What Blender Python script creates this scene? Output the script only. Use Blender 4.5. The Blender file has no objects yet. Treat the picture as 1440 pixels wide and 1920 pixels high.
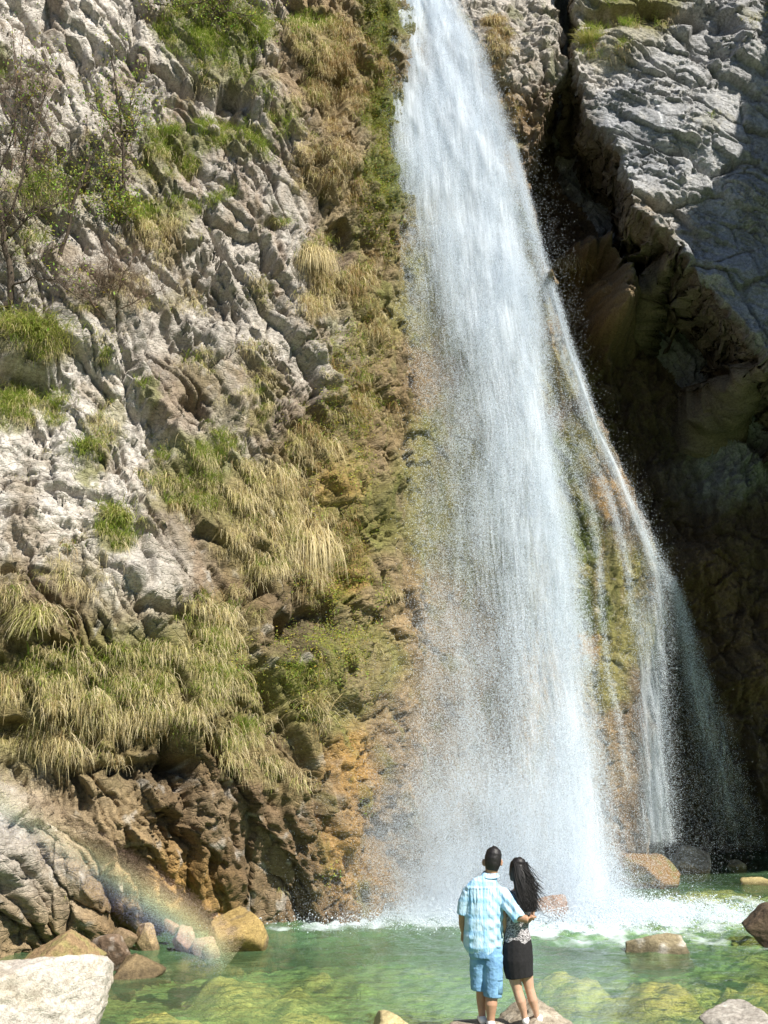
import bpy, bmesh, math, random
import numpy as np
from mathutils import Vector, Matrix, Quaternion

random.seed(7)
RNG = np.random.default_rng(7)
scene = bpy.context.scene
COL = scene.collection

# ------------------------------------------------------------------ camera
IMG_W, IMG_H, FPX = 1440.0, 1920.0, 2059.0
CAM_Z, PITCH = 3.1, math.atan((1400.0 - 960.0) / FPX)
cam_data = bpy.data.cameras.new('camera')
cam_data.sensor_fit = 'VERTICAL'
cam_data.sensor_height = 24.0
cam_data.lens = 24.0 * FPX / IMG_H
cam_data.clip_start, cam_data.clip_end = 0.1, 400.0
cam = bpy.data.objects.new('camera', cam_data)
COL.objects.link(cam)
cam.location = (0.0, 0.0, CAM_Z)
cam.rotation_euler = (math.pi / 2 + PITCH, 0.0, 0.0)
scene.camera = cam

# ------------------------------------------------------------------ sky, sun, exposure
SUN_EL, SUN_AZ = math.radians(45.0), math.radians(138.0)      # azimuth clockwise from +Y
SUN = Vector((math.sin(SUN_AZ) * math.cos(SUN_EL), math.cos(SUN_AZ) * math.cos(SUN_EL), math.sin(SUN_EL)))
world = bpy.data.worlds.new('World')
scene.world = world
world.use_nodes = True
wn = world.node_tree
bg = wn.nodes['Background']
sky = wn.nodes.new('ShaderNodeTexSky')
sky.sky_type = 'NISHITA'
sky.sun_disc = False
sky.sun_elevation = SUN_EL
sky.sun_rotation = SUN_AZ
sky.altitude = 900.0
sky.ozone_density = 3.0
sky.dust_density = 0.3
wn.links.new(sky.outputs[0], bg.inputs[0])
bg.inputs[1].default_value = 0.06
sun_data = bpy.data.lights.new('sun', 'SUN')
sun_data.energy = 5.0
sun_data.angle = math.radians(0.53)
sun_data.color = (1.0, 0.95, 0.86)
sun = bpy.data.objects.new('sun', sun_data)
COL.objects.link(sun)
sun.location = (20, -20, 40)
sun.rotation_euler = (-SUN).to_track_quat('-Z', 'Y').to_euler()
scene.view_settings.view_transform = 'Standard'
scene.view_settings.look = 'None'
scene.view_settings.gamma = 1.0
scene.view_settings.exposure = 0.95
scene.view_settings.use_curve_mapping = False
scene.render.engine = 'CYCLES'
scene.cycles.max_bounces = 6
scene.cycles.diffuse_bounces = 3
scene.cycles.transparent_max_bounces = 24
scene.cycles.caustics_reflective = False
scene.cycles.caustics_refractive = False

# ------------------------------------------------------------------ pixel <-> world helpers
CP, SP = math.cos(PITCH), math.sin(PITCH)


def ray(px, py):
    xc = (px - 720.0) / FPX
    yc = (960.0 - py) / FPX
    return xc, CP - yc * SP, SP + yc * CP


def at(px, py, Y):
    dx, dy, dz = ray(px, py)
    t = Y / dy
    return Vector((dx * t, Y, CAM_Z + dz * t))


def on_water(px, py, z=0.0):
    dx, dy, dz = ray(px, py)
    t = (z - CAM_Z) / dz
    return Vector((dx * t, dy * t, z))


def project(X, Y, Z):
    zc = Y * CP + (Z - CAM_Z) * SP
    yc = -Y * SP + (Z - CAM_Z) * CP
    return 720.0 + FPX * X / zc, 960.0 - FPX * yc / zc


# ------------------------------------------------------------------ noise
def _hash(ix, iy, iz, seed):
    h = (ix.astype(np.int64) * 374761393 + iy.astype(np.int64) * 668265263 + np.int64(seed) * 974634777)
    if iz is not None:
        h = h + iz.astype(np.int64) * 2147483647
    h &= 0xFFFFFFFF
    h = ((h ^ (h >> 13)) * 1274126177) & 0xFFFFFFFF
    h = ((h ^ (h >> 16)) * 2246822519) & 0xFFFFFFFF
    h = h ^ (h >> 15)
    return h


def rnd(ix, iy, seed):
    return (_hash(ix, iy, None, seed) & 0xFFFFFF).astype(np.float32) / np.float32(0x1000000)


def perlin2(x, y, seed=0):
    ix, iy = np.floor(x), np.floor(y)
    fx, fy = (x - ix).astype(np.float32), (y - iy).astype(np.float32)
    ix, iy = ix.astype(np.int64), iy.astype(np.int64)
    u = fx * fx * fx * (fx * (fx * 6 - 15) + 10)
    v = fy * fy * fy * (fy * (fy * 6 - 15) + 10)

    def g(a, b):
        ang = rnd(ix + a, iy + b, seed) * np.float32(2 * math.pi)
        return np.cos(ang) * (fx - a) + np.sin(ang) * (fy - b)
    n0 = g(0, 0) * (1 - u) + g(1, 0) * u
    n1 = g(0, 1) * (1 - u) + g(1, 1) * u
    return (n0 * (1 - v) + n1 * v) * 1.41


def fbm2(x, y, octaves=4, seed=0, gain=0.5):
    s, a, t = 0.0, 1.0, 0.0
    for o in range(octaves):
        s = s + a * perlin2(x * (2 ** o) + 17.3 * o, y * (2 ** o) - 9.1 * o, seed + o)
        t += a
        a *= gain
    return s / t


def perlin3(x, y, z, seed=0):
    ix, iy, iz = np.floor(x), np.floor(y), np.floor(z)
    fx, fy, fz = (x - ix), (y - iy), (z - iz)
    ix, iy, iz = ix.astype(np.int64), iy.astype(np.int64), iz.astype(np.int64)
    f = lambda t: t * t * t * (t * (t * 6 - 15) + 10)
    u, v, w = f(fx), f(fy), f(fz)

    def g(a, b, c):
        h = _hash(ix + a, iy + b, iz + c, seed)
        p = (h & 1023) / 1023.0 * 2 * math.pi
        q = ((h >> 10) & 1023) / 1023.0 * 2 - 1
        s = np.sqrt(1 - q * q)
        return np.cos(p) * s * (fx - a) + np.sin(p) * s * (fy - b) + q * (fz - c)
    l = lambda a, b, t: a + (b - a) * t
    return 1.5 * l(l(l(g(0, 0, 0), g(1, 0, 0), u), l(g(0, 1, 0), g(1, 1, 0), u), v),
                   l(l(g(0, 0, 1), g(1, 0, 1), u), l(g(0, 1, 1), g(1, 1, 1), u), v), w)


def fbm3(p, scale, octaves=4, seed=0, gain=0.5):
    s, a, t = 0.0, 1.0, 0.0
    for o in range(octaves):
        k = scale * 2 ** o
        s = s + a * perlin3(p[:, 0] * k + 3.1 * o, p[:, 1] * k, p[:, 2] * k - 5.7 * o, seed + o)
        t += a
        a *= gain
    return s / t


def facets(u, v, su, sv, seed, tilt=1.0):
    """Broken rock: each cell of a jittered grid is a tilted plane at its own height. Returns height (about -1..1), edge distance, cell random."""
    U, V = u / su, v / sv
    iu, iv = np.floor(U).astype(np.int64), np.floor(V).astype(np.int64)
    d1 = np.full(U.shape, 9.0, np.float32)
    d2 = np.full(U.shape, 9.0, np.float32)
    h = np.zeros(U.shape, np.float32)
    r = np.zeros(U.shape, np.float32)
    for a in (-1, 0, 1):
        for b in (-1, 0, 1):
            cu, cv = iu + a, iv + b
            du = (U - (cu + rnd(cu, cv, seed))).astype(np.float32)
            dv = (V - (cv + rnd(cu, cv, seed + 1))).astype(np.float32)
            d = du * du + dv * dv
            off = rnd(cu, cv, seed + 2)
            hh = off * 2 - 1 + tilt * ((rnd(cu, cv, seed + 3) - 0.5) * du + (rnd(cu, cv, seed + 4) - 0.5) * dv) * 2
            near = d < d1
            d2 = np.where(near, d1, np.minimum(d2, d))
            h = np.where(near, hh, h)
            r = np.where(near, off, r)
            d1 = np.where(near, d, d1)
    return h, np.sqrt(d2) - np.sqrt(d1), r


def sstep(a, b, x):
    t = np.clip((x - a) / (b - a), 0, 1)
    return t * t * (3 - 2 * t)


def tps(pts, vals, smooth=0.02):
    P = np.asarray(pts, float)
    n = len(P)
    d = np.linalg.norm(P[:, None] - P[None], axis=2)
    K = np.where(d > 0, d * d * np.log(d + 1e-12), 0) + smooth * np.eye(n) * 10
    A = np.zeros((n + 3, n + 3))
    A[:n, :n] = K
    A[:n, n] = 1
    A[:n, n + 1:] = P
    A[n, :n] = 1
    A[n + 1:, :n] = P.T
    w = np.linalg.solve(A, np.concatenate([vals, [0, 0, 0]]))

    def f(x, z):
        out = np.full(x.shape, w[n])
        out = out + w[n + 1] * x + w[n + 2] * z
        for i in range(n):
            d2 = (x - P[i, 0]) ** 2 + (z - P[i, 1]) ** 2
            out += w[i] * 0.5 * d2 * np.log(d2 + 1e-12)
        return out
    return f


def surface_tps(ctrl):
    W = [at(*c) for c in ctrl]
    return tps([(w.x, w.z) for w in W], [w.y for w in W])


def sdf_poly(x, z, poly):
    """Signed distance (positive inside) to a closed polygon."""
    best = np.full(x.shape, 1e9)
    inside = np.zeros(x.shape, bool)
    n = len(poly)
    for i in range(n):
        x0, z0 = poly[i]
        x1, z1 = poly[(i + 1) % n]
        ex, ez = x1 - x0, z1 - z0
        t = np.clip(((x - x0) * ex + (z - z0) * ez) / (ex * ex + ez * ez + 1e-12), 0, 1)
        best = np.minimum(best, (x - x0 - t * ex) ** 2 + (z - z0 - t * ez) ** 2)
        if abs(z1 - z0) > 1e-9:
            c = ((z0 > z) != (z1 > z)) & (x < (x1 - x0) * (z - z0) / (z1 - z0) + x0)
            inside ^= c
    d = np.sqrt(best)
    return np.where(inside, d, -d)


# ------------------------------------------------------------------ object helpers
def mesh_obj(name, verts, faces, mat=None, parent=None, smooth=False, loc=None):
    me = bpy.data.meshes.new(name)
    me.from_pydata([tuple(v) for v in verts], [], [tuple(f) for f in faces])
    if smooth:
        me.shade_smooth()
    o = bpy.data.objects.new(name, me)
    COL.objects.link(o)
    if mat:
        me.materials.append(mat)
    if parent:
        o.parent = parent
    if loc is not None:
        o.location = loc
    return o


def np_mesh(name, V, F, mat=None, smooth=False, link=True):
    """V (n,3) float, F (m,k) int with k = 3 or 4."""
    V = np.ascontiguousarray(V, np.float32)
    F = np.ascontiguousarray(F, np.int32)
    me = bpy.data.meshes.new(name)
    me.vertices.add(len(V))
    me.vertices.foreach_set('co', V.ravel())
    k = F.shape[1]
    me.loops.add(F.size)
    me.loops.foreach_set('vertex_index', F.ravel())
    me.polygons.add(len(F))
    me.polygons.foreach_set('loop_start', np.arange(0, F.size, k, dtype=np.int32))
    me.update(calc_edges=True)
    me.validate()
    if smooth:
        me.shade_smooth()
    if mat:
        me.materials.append(mat)
    o = bpy.data.objects.new(name, me)
    if link:
        COL.objects.link(o)
    return o


def set_color(o, C, name='tint'):
    a = o.data.attributes.new(name, 'FLOAT_COLOR', 'POINT')
    c = np.ones((len(C), 4), np.float32)
    c[:, :3] = np.clip(C, 0, 1)
    a.data.foreach_set('color', c.ravel())


def set_float(o, v, name):
    a = o.data.attributes.new(name, 'FLOAT', 'POINT')
    a.data.foreach_set('value', np.ascontiguousarray(v, np.float32))


def tag(o, label=None, cat=None, group=None, kind=None):
    if label:
        o['label'] = label
    if cat:
        o['category'] = cat
    if group:
        o['group'] = group
    if kind:
        o['kind'] = kind
    return o


def empty(name, loc=(0, 0, 0)):
    o = bpy.data.objects.new(name, None)
    COL.objects.link(o)
    o.location = loc
    return o


# ------------------------------------------------------------------ materials
def new_mat(name):
    m = bpy.data.materials.new(name)
    m.use_nodes = True
    nt = m.node_tree
    b = nt.nodes['Principled BSDF']
    return m, nt, b


def N(nt, kind, **kw):
    n = nt.nodes.new(kind)
    for k, v in kw.items():
        setattr(n, k, v)
    return n


def noise_node(nt, scale, detail=4, rough=0.6, coord='Object', stretch=(1, 1, 1)):
    tc = N(nt, 'ShaderNodeTexCoord')
    mp = N(nt, 'ShaderNodeMapping')
    mp.inputs['Scale'].default_value = stretch
    n = N(nt, 'ShaderNodeTexNoise')
    n.inputs['Scale'].default_value = scale
    n.inputs['Detail'].default_value = detail
    n.inputs['Roughness'].default_value = rough
    nt.links.new(tc.outputs[coord], mp.inputs[0])
    nt.links.new(mp.outputs[0], n.inputs['Vector'])
    return n


def ramp(nt, src, stops):
    r = N(nt, 'ShaderNodeValToRGB')
    el = r.color_ramp.elements
    while len(el) < len(stops):
        el.new(0.5)
    for e, (p, c) in zip(el, stops):
        e.position = p
        e.color = c if len(c) == 4 else (*c, 1)
    nt.links.new(src, r.inputs[0])
    return r


def mult(nt, a, b, fac=1.0):
    m = N(nt, 'ShaderNodeMix', data_type='RGBA', blend_type='MULTIPLY')
    m.inputs[0].default_value = fac
    nt.links.new(a, m.inputs[6])
    nt.links.new(b, m.inputs[7])
    return m.outputs[2]


def bump(nt, b, src, strength, dist):
    n = N(nt, 'ShaderNodeBump')
    n.inputs['Strength'].default_value = strength
    n.inputs['Distance'].default_value = dist
    nt.links.new(src, n.inputs['Height'])
    nt.links.new(n.outputs[0], b.inputs['Normal'])


def rr_out(nt, vo):
    r = N(nt, 'ShaderNodeMapRange')
    r.inputs[1].default_value, r.inputs[2].default_value = 0.0, 0.08
    nt.links.new(vo.outputs['Distance'], r.inputs[0])
    return r.outputs[0]


def make_rock_mat(name, grain=1.0, rough=0.85, spec=0.3, crack=1.0):
    m, nt, b = new_mat(name)
    at_ = N(nt, 'ShaderNodeAttribute', attribute_name='tint')
    n1 = noise_node(nt, 14 * grain, 6, 0.7)
    r1 = ramp(nt, n1.outputs[0], [(0.25, (.45, .42, .38)), (0.5, (1, 1, 1)), (0.75, (1.45, 1.44, 1.42))])
    n2 = noise_node(nt, 55 * grain, 3, 0.6)
    r2 = ramp(nt, n2.outputs[0], [(0.3, (.72, .71, .7)), (0.7, (1.25, 1.25, 1.25))])
    c = mult(nt, mult(nt, at_.outputs[0], r1.outputs[0]), r2.outputs[0])
    nt.links.new(c, b.inputs['Base Color'])
    b.inputs['Specular IOR Level'].default_value = spec
    wt = N(nt, 'ShaderNodeAttribute', attribute_name='wet')
    rg = N(nt, 'ShaderNodeMapRange')
    rg.inputs[3].default_value, rg.inputs[4].default_value = rough, 0.38
    nt.links.new(wt.outputs[2], rg.inputs[0])
    nt.links.new(rg.outputs[0], b.inputs['Roughness'])
    # hairline fractures along the bedding, and grit
    tc = N(nt, 'ShaderNodeTexCoord')
    wob = N(nt, 'ShaderNodeTexNoise')
    wob.inputs['Scale'].default_value = 2.5
    wob.inputs['Detail'].default_value = 5
    nt.links.new(tc.outputs['Object'], wob.inputs['Vector'])
    mxv = N(nt, 'ShaderNodeMix', data_type='VECTOR')
    mxv.inputs[0].default_value = 0.22
    nt.links.new(tc.outputs['Object'], mxv.inputs[4])
    nt.links.new(wob.outputs['Color'], mxv.inputs[5])
    heights = []
    for sc, rot, st in ((3.2, 0.55, (1, 1, 3.2)), (9.0, 0.75, (1, 1, 2.6))):
        mp_ = N(nt, 'ShaderNodeMapping')
        mp_.inputs['Rotation'].default_value = (0, rot, 0)
        mp_.inputs['Scale'].default_value = st
        nt.links.new(mxv.outputs[1], mp_.inputs[0])
        vo = N(nt, 'ShaderNodeTexVoronoi', feature='DISTANCE_TO_EDGE')
        vo.inputs['Scale'].default_value = sc * grain
        nt.links.new(mp_.outputs[0], vo.inputs['Vector'])
        if heights:
            heights.append(rr_out(nt, vo))
            continue
        vc = N(nt, 'ShaderNodeTexVoronoi')
        vc.inputs['Scale'].default_value = sc * grain
        nt.links.new(mp_.outputs[0], vc.inputs['Vector'])
        rr_ = N(nt, 'ShaderNodeMapRange')
        rr_.inputs[1].default_value, rr_.inputs[2].default_value = 0.0, 0.07
        nt.links.new(vo.outputs['Distance'], rr_.inputs[0])
        sx_ = N(nt, 'ShaderNodeSeparateColor')
        nt.links.new(vc.outputs['Color'], sx_.inputs[0])
        ad_ = N(nt, 'ShaderNodeMath', operation='ADD')
        nt.links.new(rr_.outputs[0], ad_.inputs[0])
        nt.links.new(sx_.outputs[0], ad_.inputs[1])
        heights.append(ad_.outputs[0])
    n3 = noise_node(nt, 22 * grain, 8, 0.75)
    m1_ = N(nt, 'ShaderNodeMath', operation='MULTIPLY_ADD')
    m1_.inputs[1].default_value = 0.45
    m0_ = N(nt, 'ShaderNodeMath', operation='MULTIPLY')
    m0_.inputs[1].default_value = crack
    nt.links.new(heights[1], m1_.inputs[0])
    nt.links.new(heights[0], m1_.inputs[2])
    m2_ = N(nt, 'ShaderNodeMath', operation='MULTIPLY_ADD')
    m2_.inputs[1].default_value = 1.3
    nt.links.new(n3.outputs[0], m2_.inputs[0])
    nt.links.new(m1_.outputs[0], m0_.inputs[0])
    nt.links.new(m0_.outputs[0], m2_.inputs[2])
    bump(nt, b, m2_.outputs[0], 0.85, 0.03 / grain)
    return m


ROCK = make_rock_mat('weathered_rock', crack=0.65)
STONE = make_rock_mat('boulder_stone', 1.5, crack=0.16)


def plain_mat(name, col, rough=0.7, spec=0.3, var=0.0, scale=20, translucent=0.0):
    m, nt, b = new_mat(name)
    b.inputs['Base Color'].default_value = (*col, 1)
    b.inputs['Roughness'].default_value = rough
    b.inputs['Specular IOR Level'].default_value = spec
    if var:
        n = noise_node(nt, scale, 4, 0.6)
        r = ramp(nt, n.outputs[0], [(0.3, tuple(c * (1 - var) for c in col)), (0.7, tuple(min(1, c * (1 + var)) for c in col))])
        nt.links.new(r.outputs[0], b.inputs['Base Color'])
    return m
GRID = 0.027; QUAL = 1

# ------------------------------------------------------------------ the cliff
FRONT = [(0, 0, 22.5), (200, 0, 23.7), (400, 0, 24.8), (560, 0, 25.6), (700, 0, 26.4), (800, 0, 28.0), (900, 0, 28.0), (1000, 100, 27.6),
         (-200, 0, 21.0), (-200, 600, 19.3), (-200, 1200, 17.2), (-200, 1700, 15.0),
         (0, 300, 21.5), (200, 300, 22.4), (400, 300, 23.5), (600, 300, 24.3), (700, 300, 25.4), (800, 300, 27), (900, 300, 27.2),
         (0, 600, 20.5), (200, 600, 21.2), (400, 600, 22.3), (600, 600, 23.3), (720, 600, 24.8), (850, 600, 26.2),
         (0, 900, 19.4), (200, 900, 20), (400, 900, 21), (600, 900, 22.2), (750, 900, 24.2), (900, 900, 25.5),
         (0, 1200, 18.2), (200, 1200, 18.7), (400, 1200, 19.8), (600, 1200, 21.3), (760, 1200, 23.5), (900, 1200, 24.8),
         (0, 1450, 17.9), (200, 1450, 18.4), (400, 1450, 19.3), (600, 1450, 20.5), (780, 1450, 22.9),
         (0, 1650, 17.4), (200, 1650, 18.2), (400, 1650, 19.6), (600, 1650, 20.8), (780, 1650, 22.6),
         (0, 1760, 17.6), (150, 1750, 18.4), (300, 1735, 19.4), (450, 1715, 20.6), (600, 1738, 20.8), (700, 1735, 21.2), (900, 1500, 24.4), (950, 1690, 24.0),
         (980, 300, 26.9), (1010, 500, 26.2), (1060, 800, 25.6), (1110, 1000, 25.4), (1160, 1300, 25.8), (1190, 1500, 26.4), (1190, 1640, 26.8),
         (1120, 800, 25.8), (1190, 950, 25.9), (1245, 1090, 26.4), (1220, 1300, 26.8)]
BACK = [(1060, 0, 31), (1070, 200, 31), (1070, 400, 30.5), (1150, 500, 30), (1150, 700, 30), (1250, 700, 31), (1250, 900, 31.5), (1400, 700, 30),
        (1440, 900, 31), (1300, 1100, 31.5), (1440, 1200, 32), (1300, 1400, 32.5), (1440, 1560, 33.8), (1250, 1560, 32.5), (1440, 1600, 34.8),
        (1600, 1200, 31), (1600, 1600, 33), (900, 800, 32), (900, 1600, 32), (900, 0, 32), (1000, 1200, 32), (1600, 600, 30)]
BUTT = [(1100, 0, 27.6), (1300, 0, 27.6), (1440, 0, 27.8), (1100, 200, 26.7), (1250, 200, 26.6), (1440, 200, 26.9), (1200, 400, 25.9),
        (1300, 480, 25.7), (1440, 400, 26.1), (1440, 650, 25.6), (1650, 300, 27), (1650, 800, 26), (1250, -200, 29)]
FRONT_EDGE = [(1058, -300, 28), (1052, 60, 27.6), (1060, 130, 27.4), (1030, 180, 27.2), (1005, 270, 27), (985, 300, 26.9), (1005, 420, 26.5), (1030, 520, 26.2),
              (1065, 640, 25.9), (1122, 790, 25.8), (1190, 930, 25.9), (1252, 1090, 26.4), (1240, 1200, 26.6), (1222, 1400, 26.8), (1205, 1500, 26.8),
              (1215, 1660, 27), (1225, 2100, 27), (-1200, 2100, 20), (-1200, -300, 22)]
BUTT_EDGE = [(1088, -300, 28), (1082, 120, 27.2), (1092, 230, 26.9), (1148, 262, 26.6), (1182, 360, 26.3), (1178, 420, 26.2), (1240, 475, 26.2), (1290, 515, 26.1),
             (1370, 600, 26), (1440, 690, 26), (1900, 1000, 25), (1900, -300, 25)]

XS = np.concatenate([np.linspace(-16, -9.2, 24)[:-1], np.arange(-9.2, 12.6, GRID), np.linspace(12.6, 20, 24)[1:]])
ZS = np.concatenate([np.linspace(-2.2, -0.5, 18)[:-1], np.arange(-0.5, 24.6, GRID), np.linspace(24.6, 30, 24)[1:]])
NX, NZ = len(XS), len(ZS)
GX, GZ = np.meshgrid(XS, ZS)
CX, CZ = np.meshgrid(np.linspace(-16, 20, 145), np.linspace(-2.2, 30, 130))


def resample(C):
    fx = (GX + 16) / 36 * 144
    fz = (GZ + 2.2) / 32.2 * 129
    ix = np.clip(np.floor(fx).astype(int), 0, 143)
    iz = np.clip(np.floor(fz).astype(int), 0, 128)
    fx, fz = fx - ix, fz - iz
    return (C[iz, ix] * (1 - fx) + C[iz, ix + 1] * fx) * (1 - fz) + (C[iz + 1, ix] * (1 - fx) + C[iz + 1, ix + 1] * fx) * fz


YF = resample(surface_tps(FRONT)(CX, CZ))
YB = resample(surface_tps(BACK)(CX, CZ))
YU = resample(surface_tps(BUTT)(CX, CZ))
WARPA = fbm2(GX * 0.9, GZ * 0.9, 4, 101)
WARPB = fbm2(GX * 0.9 + 50, GZ * 0.9, 4, 131)


def poly_world(edge):
    return [(lambda w: (w.x, w.z))(at(*e)) for e in edge]


sdF = sdf_poly(GX, GZ, poly_world(FRONT_EDGE))
sdU = sdf_poly(GX, GZ, poly_world(BUTT_EDGE))
jag = 0.22 * WARPA + 0.12 * fbm2(GX * 3, GZ * 3, 3, 77)
smoothrib = sstep(17, 14, GZ)
sdF = sdF + jag * (1 - 0.75 * smoothrib)
sdU = sdU + jag * 1.3
inF, inU = sdF > 0, sdU > 0
mF, mU = inF.astype(float), inU.astype(float)
YB = np.maximum(YB, np.minimum(YF, YU) + 1.4)
YBASE = np.where(inF, YF, np.where(inU, YU, YB))
PX, PY = project(GX, YBASE, GZ)


def blob(px, py, rx, ry, rot=0.0, warp=0.35):
    """Distance field (1 at the rim) of an ellipse given where it stands on the cliff, with a ragged rim. Also the local axes."""
    c, s = math.cos(math.radians(rot)), math.sin(math.radians(rot))
    dx, dy = PX - px, PY - py
    a = (dx * c + dy * s) / rx
    b = (-dx * s + dy * c) / ry
    return np.sqrt(a * a + b * b) + warp * WARPA * 1.6, a, b


D = np.zeros_like(GX)          # displacement out of the wall, metres
# zones
Z_butt = mU * (1 - mF)
Z_back = (1 - mF) * (1 - mU)
Z_front = mF
Z_rib = mF * sstep(900, 960, PX + (PY - 400) * -0.10 + 0) * sstep(230, 330, PY)
Z_fall = mF * sstep(735, 800, PX + 60 * WARPB) * (1 - Z_rib)
Z_tufa = mF * sstep(560, 640, PX + 70 * WARPA + (PY - 700) * 0.02) * (1 - Z_rib)
Z_low = mF * sstep(1330, 1520, PY + 120 * WARPB)
Z_crag = mF * sstep(870, 900, PX) * sstep(330, 260, PY)
Z_left = mF * (1 - Z_tufa)

# carved hollows (px, py, rx, ry, rot, depth): sharp roof, floor sloping out
for px, py, rx, ry, rot, dep in [
        (270, 1440, 100, 22, -6, 0.4), (330, 1455, 36, 36, 20, 0.55), (180, 1445, 50, 20, -15, 0.4),
        (440, 185, 32, 55, -12, 0.9), (325, 160, 70, 20, 38, 0.55), (620, 190, 24, 60, 5, 0.5), (150, 105, 45, 14, 60, .35),
        (40, 700, 70, 26, 8, 0.6), (535, 1190, 36, 46, -10, 0.9), (610, 1170, 50, 36, 20, 0.45), (50, 1075, 60, 16, 3, 0.45), (150, 930, 70, 12, 8, 0.3), (60, 905, 70, 10, -4, 0.3),
        (40, 965, 60, 9, 6, .25), (300, 1150, 60, 22, 10, 0.5), (110, 1215, 40, 24, 20, .4), (365, 770, 34, 30, 40, 0.5), (470, 690, 60, 16, 55, 0.35), (600, 800, 26, 60, -25, 0.4),
        (410, 560, 20, 50, -10, 0.5), (295, 800, 18, 40, -10, 0.35), (640, 460, 24, 60, 5, 0.4), (590, 330, 16, 50, 10, .35), (20, 1370, 40, 22, 0, 0.4),
        (290, 1640, 24, 60, -25, 0.3), (70, 1560, 60, 14, 25, .2), (640, 1340, 40, 30, 10, 0.35), (430, 1330, 34, 40, 20, .3), (330, 1560, 20, 50, -30, .4), (250, 560, 70, 20, 10, 0.25),
        (520, 440, 20, 40, -20, .3), (660, 1480, 16, 60, 5, .25), (110, 410, 60, 14, 40, .3), (290, 500, 60, 12, 35, .3)]:
    d, a, b = blob(px, py, rx, ry, rot)
    prof = sstep(1.0, 0.8, d) * (0.35 + 0.65 * sstep(1.0, -0.7, b))
    D -= dep * prof
# bulges (px, py, rx, ry, rot, height): swelling above, undercut below
for px, py, rx, ry, rot, hgt in [
        (130, 1330, 200, 110, 0, 0.36), (350, 1310, 130, 120, 10, 0.4), (60, 640, 110, 70, 15, 0.45), (630, 300, 60, 90, 0, 0.5), (690, 390, 36, 80, 0, 0.3), (630, 120, 80, 90, 0, 0.35),
        (590, 70, 60, 60, 0, .3), (220, 550, 100, 70, 20, 0.4), (300, 440, 90, 50, 0, 0.3), (500, 170, 70, 80, 0, 0.4), (410, 540, 30, 60, -20, 0.3), (560, 1240, 90, 70, 0, 0.35),
        (60, 960, 150, 110, 0, 0.25), (260, 1080, 100, 70, 30, 0.4), (470, 1470, 150, 100, 0, 0.2), (200, 1600, 180, 110, 10, 0.15), (600, 1560, 110, 110, 0, 0.12), (90, 1700, 130, 90, 0, .12),
        (420, 640, 120, 60, 55, .25), (560, 640, 60, 40, 50, .25), (690, 900, 70, 90, 0, .3), (420, 60, 130, 80, 10, .4), (690, 200, 40, 160, 0, .3),
        (1130, 600, 72, 120, -18, 4.2), (1078, 520, 52, 50, 0, 3.2), (1360, 850, 85, 120, -12, 1.0), (1310, 1060, 70, 70, 0, 1.0), (1400, 1250, 70, 120, 0, 1.3), (1220, 560, 50, 90, -20, 1.2),
        (1020, 90, 50, 60, 0, .4), (960, 200, 45, 60, 0, .3), (930, 110, 40, 40, 0, .3), (1160, 80, 90, 50, 0, .5), (1300, 250, 120, 60, 20, .3), (1400, 350, 90, 90, 0, .35), (1220, 440, 60, 50, 40, .35), (1210, 30, 120, 26, 0, -.7),
        (1330, 60, 60, 60, 30, -.4), (1390, 90, 70, 40, 30, .4)]:
    d, a, b = blob(px, py, rx, ry, rot)
    D += hgt * sstep(1.0, 0.0, d) ** 0.8 * (0.45 + 0.55 * sstep(-1.0, 0.5, b)) if hgt > 0 else hgt * sstep(1.0, .7, d)

# broken bedding: planes that dip steeply to the right on the left cliff, gently on the buttress
wx, wz = 0.35 * WARPA, 0.35 * WARPB
xl, zl = GX + YF * 0.5 + wx, GZ + wz
uL, vL = xl * 0.52 - zl * 0.85, xl * 0.85 + zl * 0.52
uR, vR = xl * 0.90 - zl * 0.42, xl * 0.42 + zl * 0.90
Z_bed = mF * np.exp(-(((PX - 60) / 190) ** 2 + ((PY - 960) / 130) ** 2))


ROUGH = sstep(-0.25, 0.35, fbm2(GX * 0.7 + 31, GZ * 0.7, 3, 171))          # smooth slabs here, shattered rock there


def crag(u, v, seeds, sizes, amps, crack, tilt=1.7):
    out = np.zeros_like(u, np.float32)
    for n, (s, (su, sv), a) in enumerate(zip(seeds, sizes, amps)):
        k = (su + sv) * 0.03
        wu, wv = k * perlin2(u / su * 2, v / sv * 2, s + 7), k * perlin2(u / su * 2 + 9, v / sv * 2, s + 8)
        h, e, r = facets(u + wu, v + wv, su, sv, s, tilt)
        m = 1.0 if n < 2 else 0.25 + 0.95 * ROUGH
        out += (a * h - crack * a * (r > 0.35) * np.exp(-(e / 0.07) ** 2)) * m
    return out



rockL = crag(uL, vL, (11, 21, 31, 41), ((3.6, 1.25), (1.5, 0.5), (0.62, 0.22), (0.25, 0.11)), (0.20, 0.14, 0.10, 0.05), 1.2)
rockR = crag(uR, vR, (12, 22, 32, 42), ((3.8, 1.9), (1.7, 0.62), (0.6, 0.18), (0.22, 0.065)), (0.24, 0.12, 0.075, 0.04), 1.0, 1.2)
bed = crag(xl, zl, (13, 23, 33), ((1.9, 0.34), (0.8, 0.17), (0.3, 0.08)), (0.16, 0.08, 0.03), 0.8)
fine = fbm2(xl * 5, zl * 5, 4, 301)
drip = fbm2(xl * 2.6, zl * 0.55, 4, 401)                        # tufa curtains
drip2 = 1 - 2 * np.abs(fbm2(xl * 5.5, zl * 0.9, 3, 431))
lumps = crag(xl, zl * 0.8, (14, 24, 34), ((0.9, 0.8), (0.36, 0.3), (0.15, 0.14)), (0.16, 0.09, 0.04), 0.6)
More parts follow.
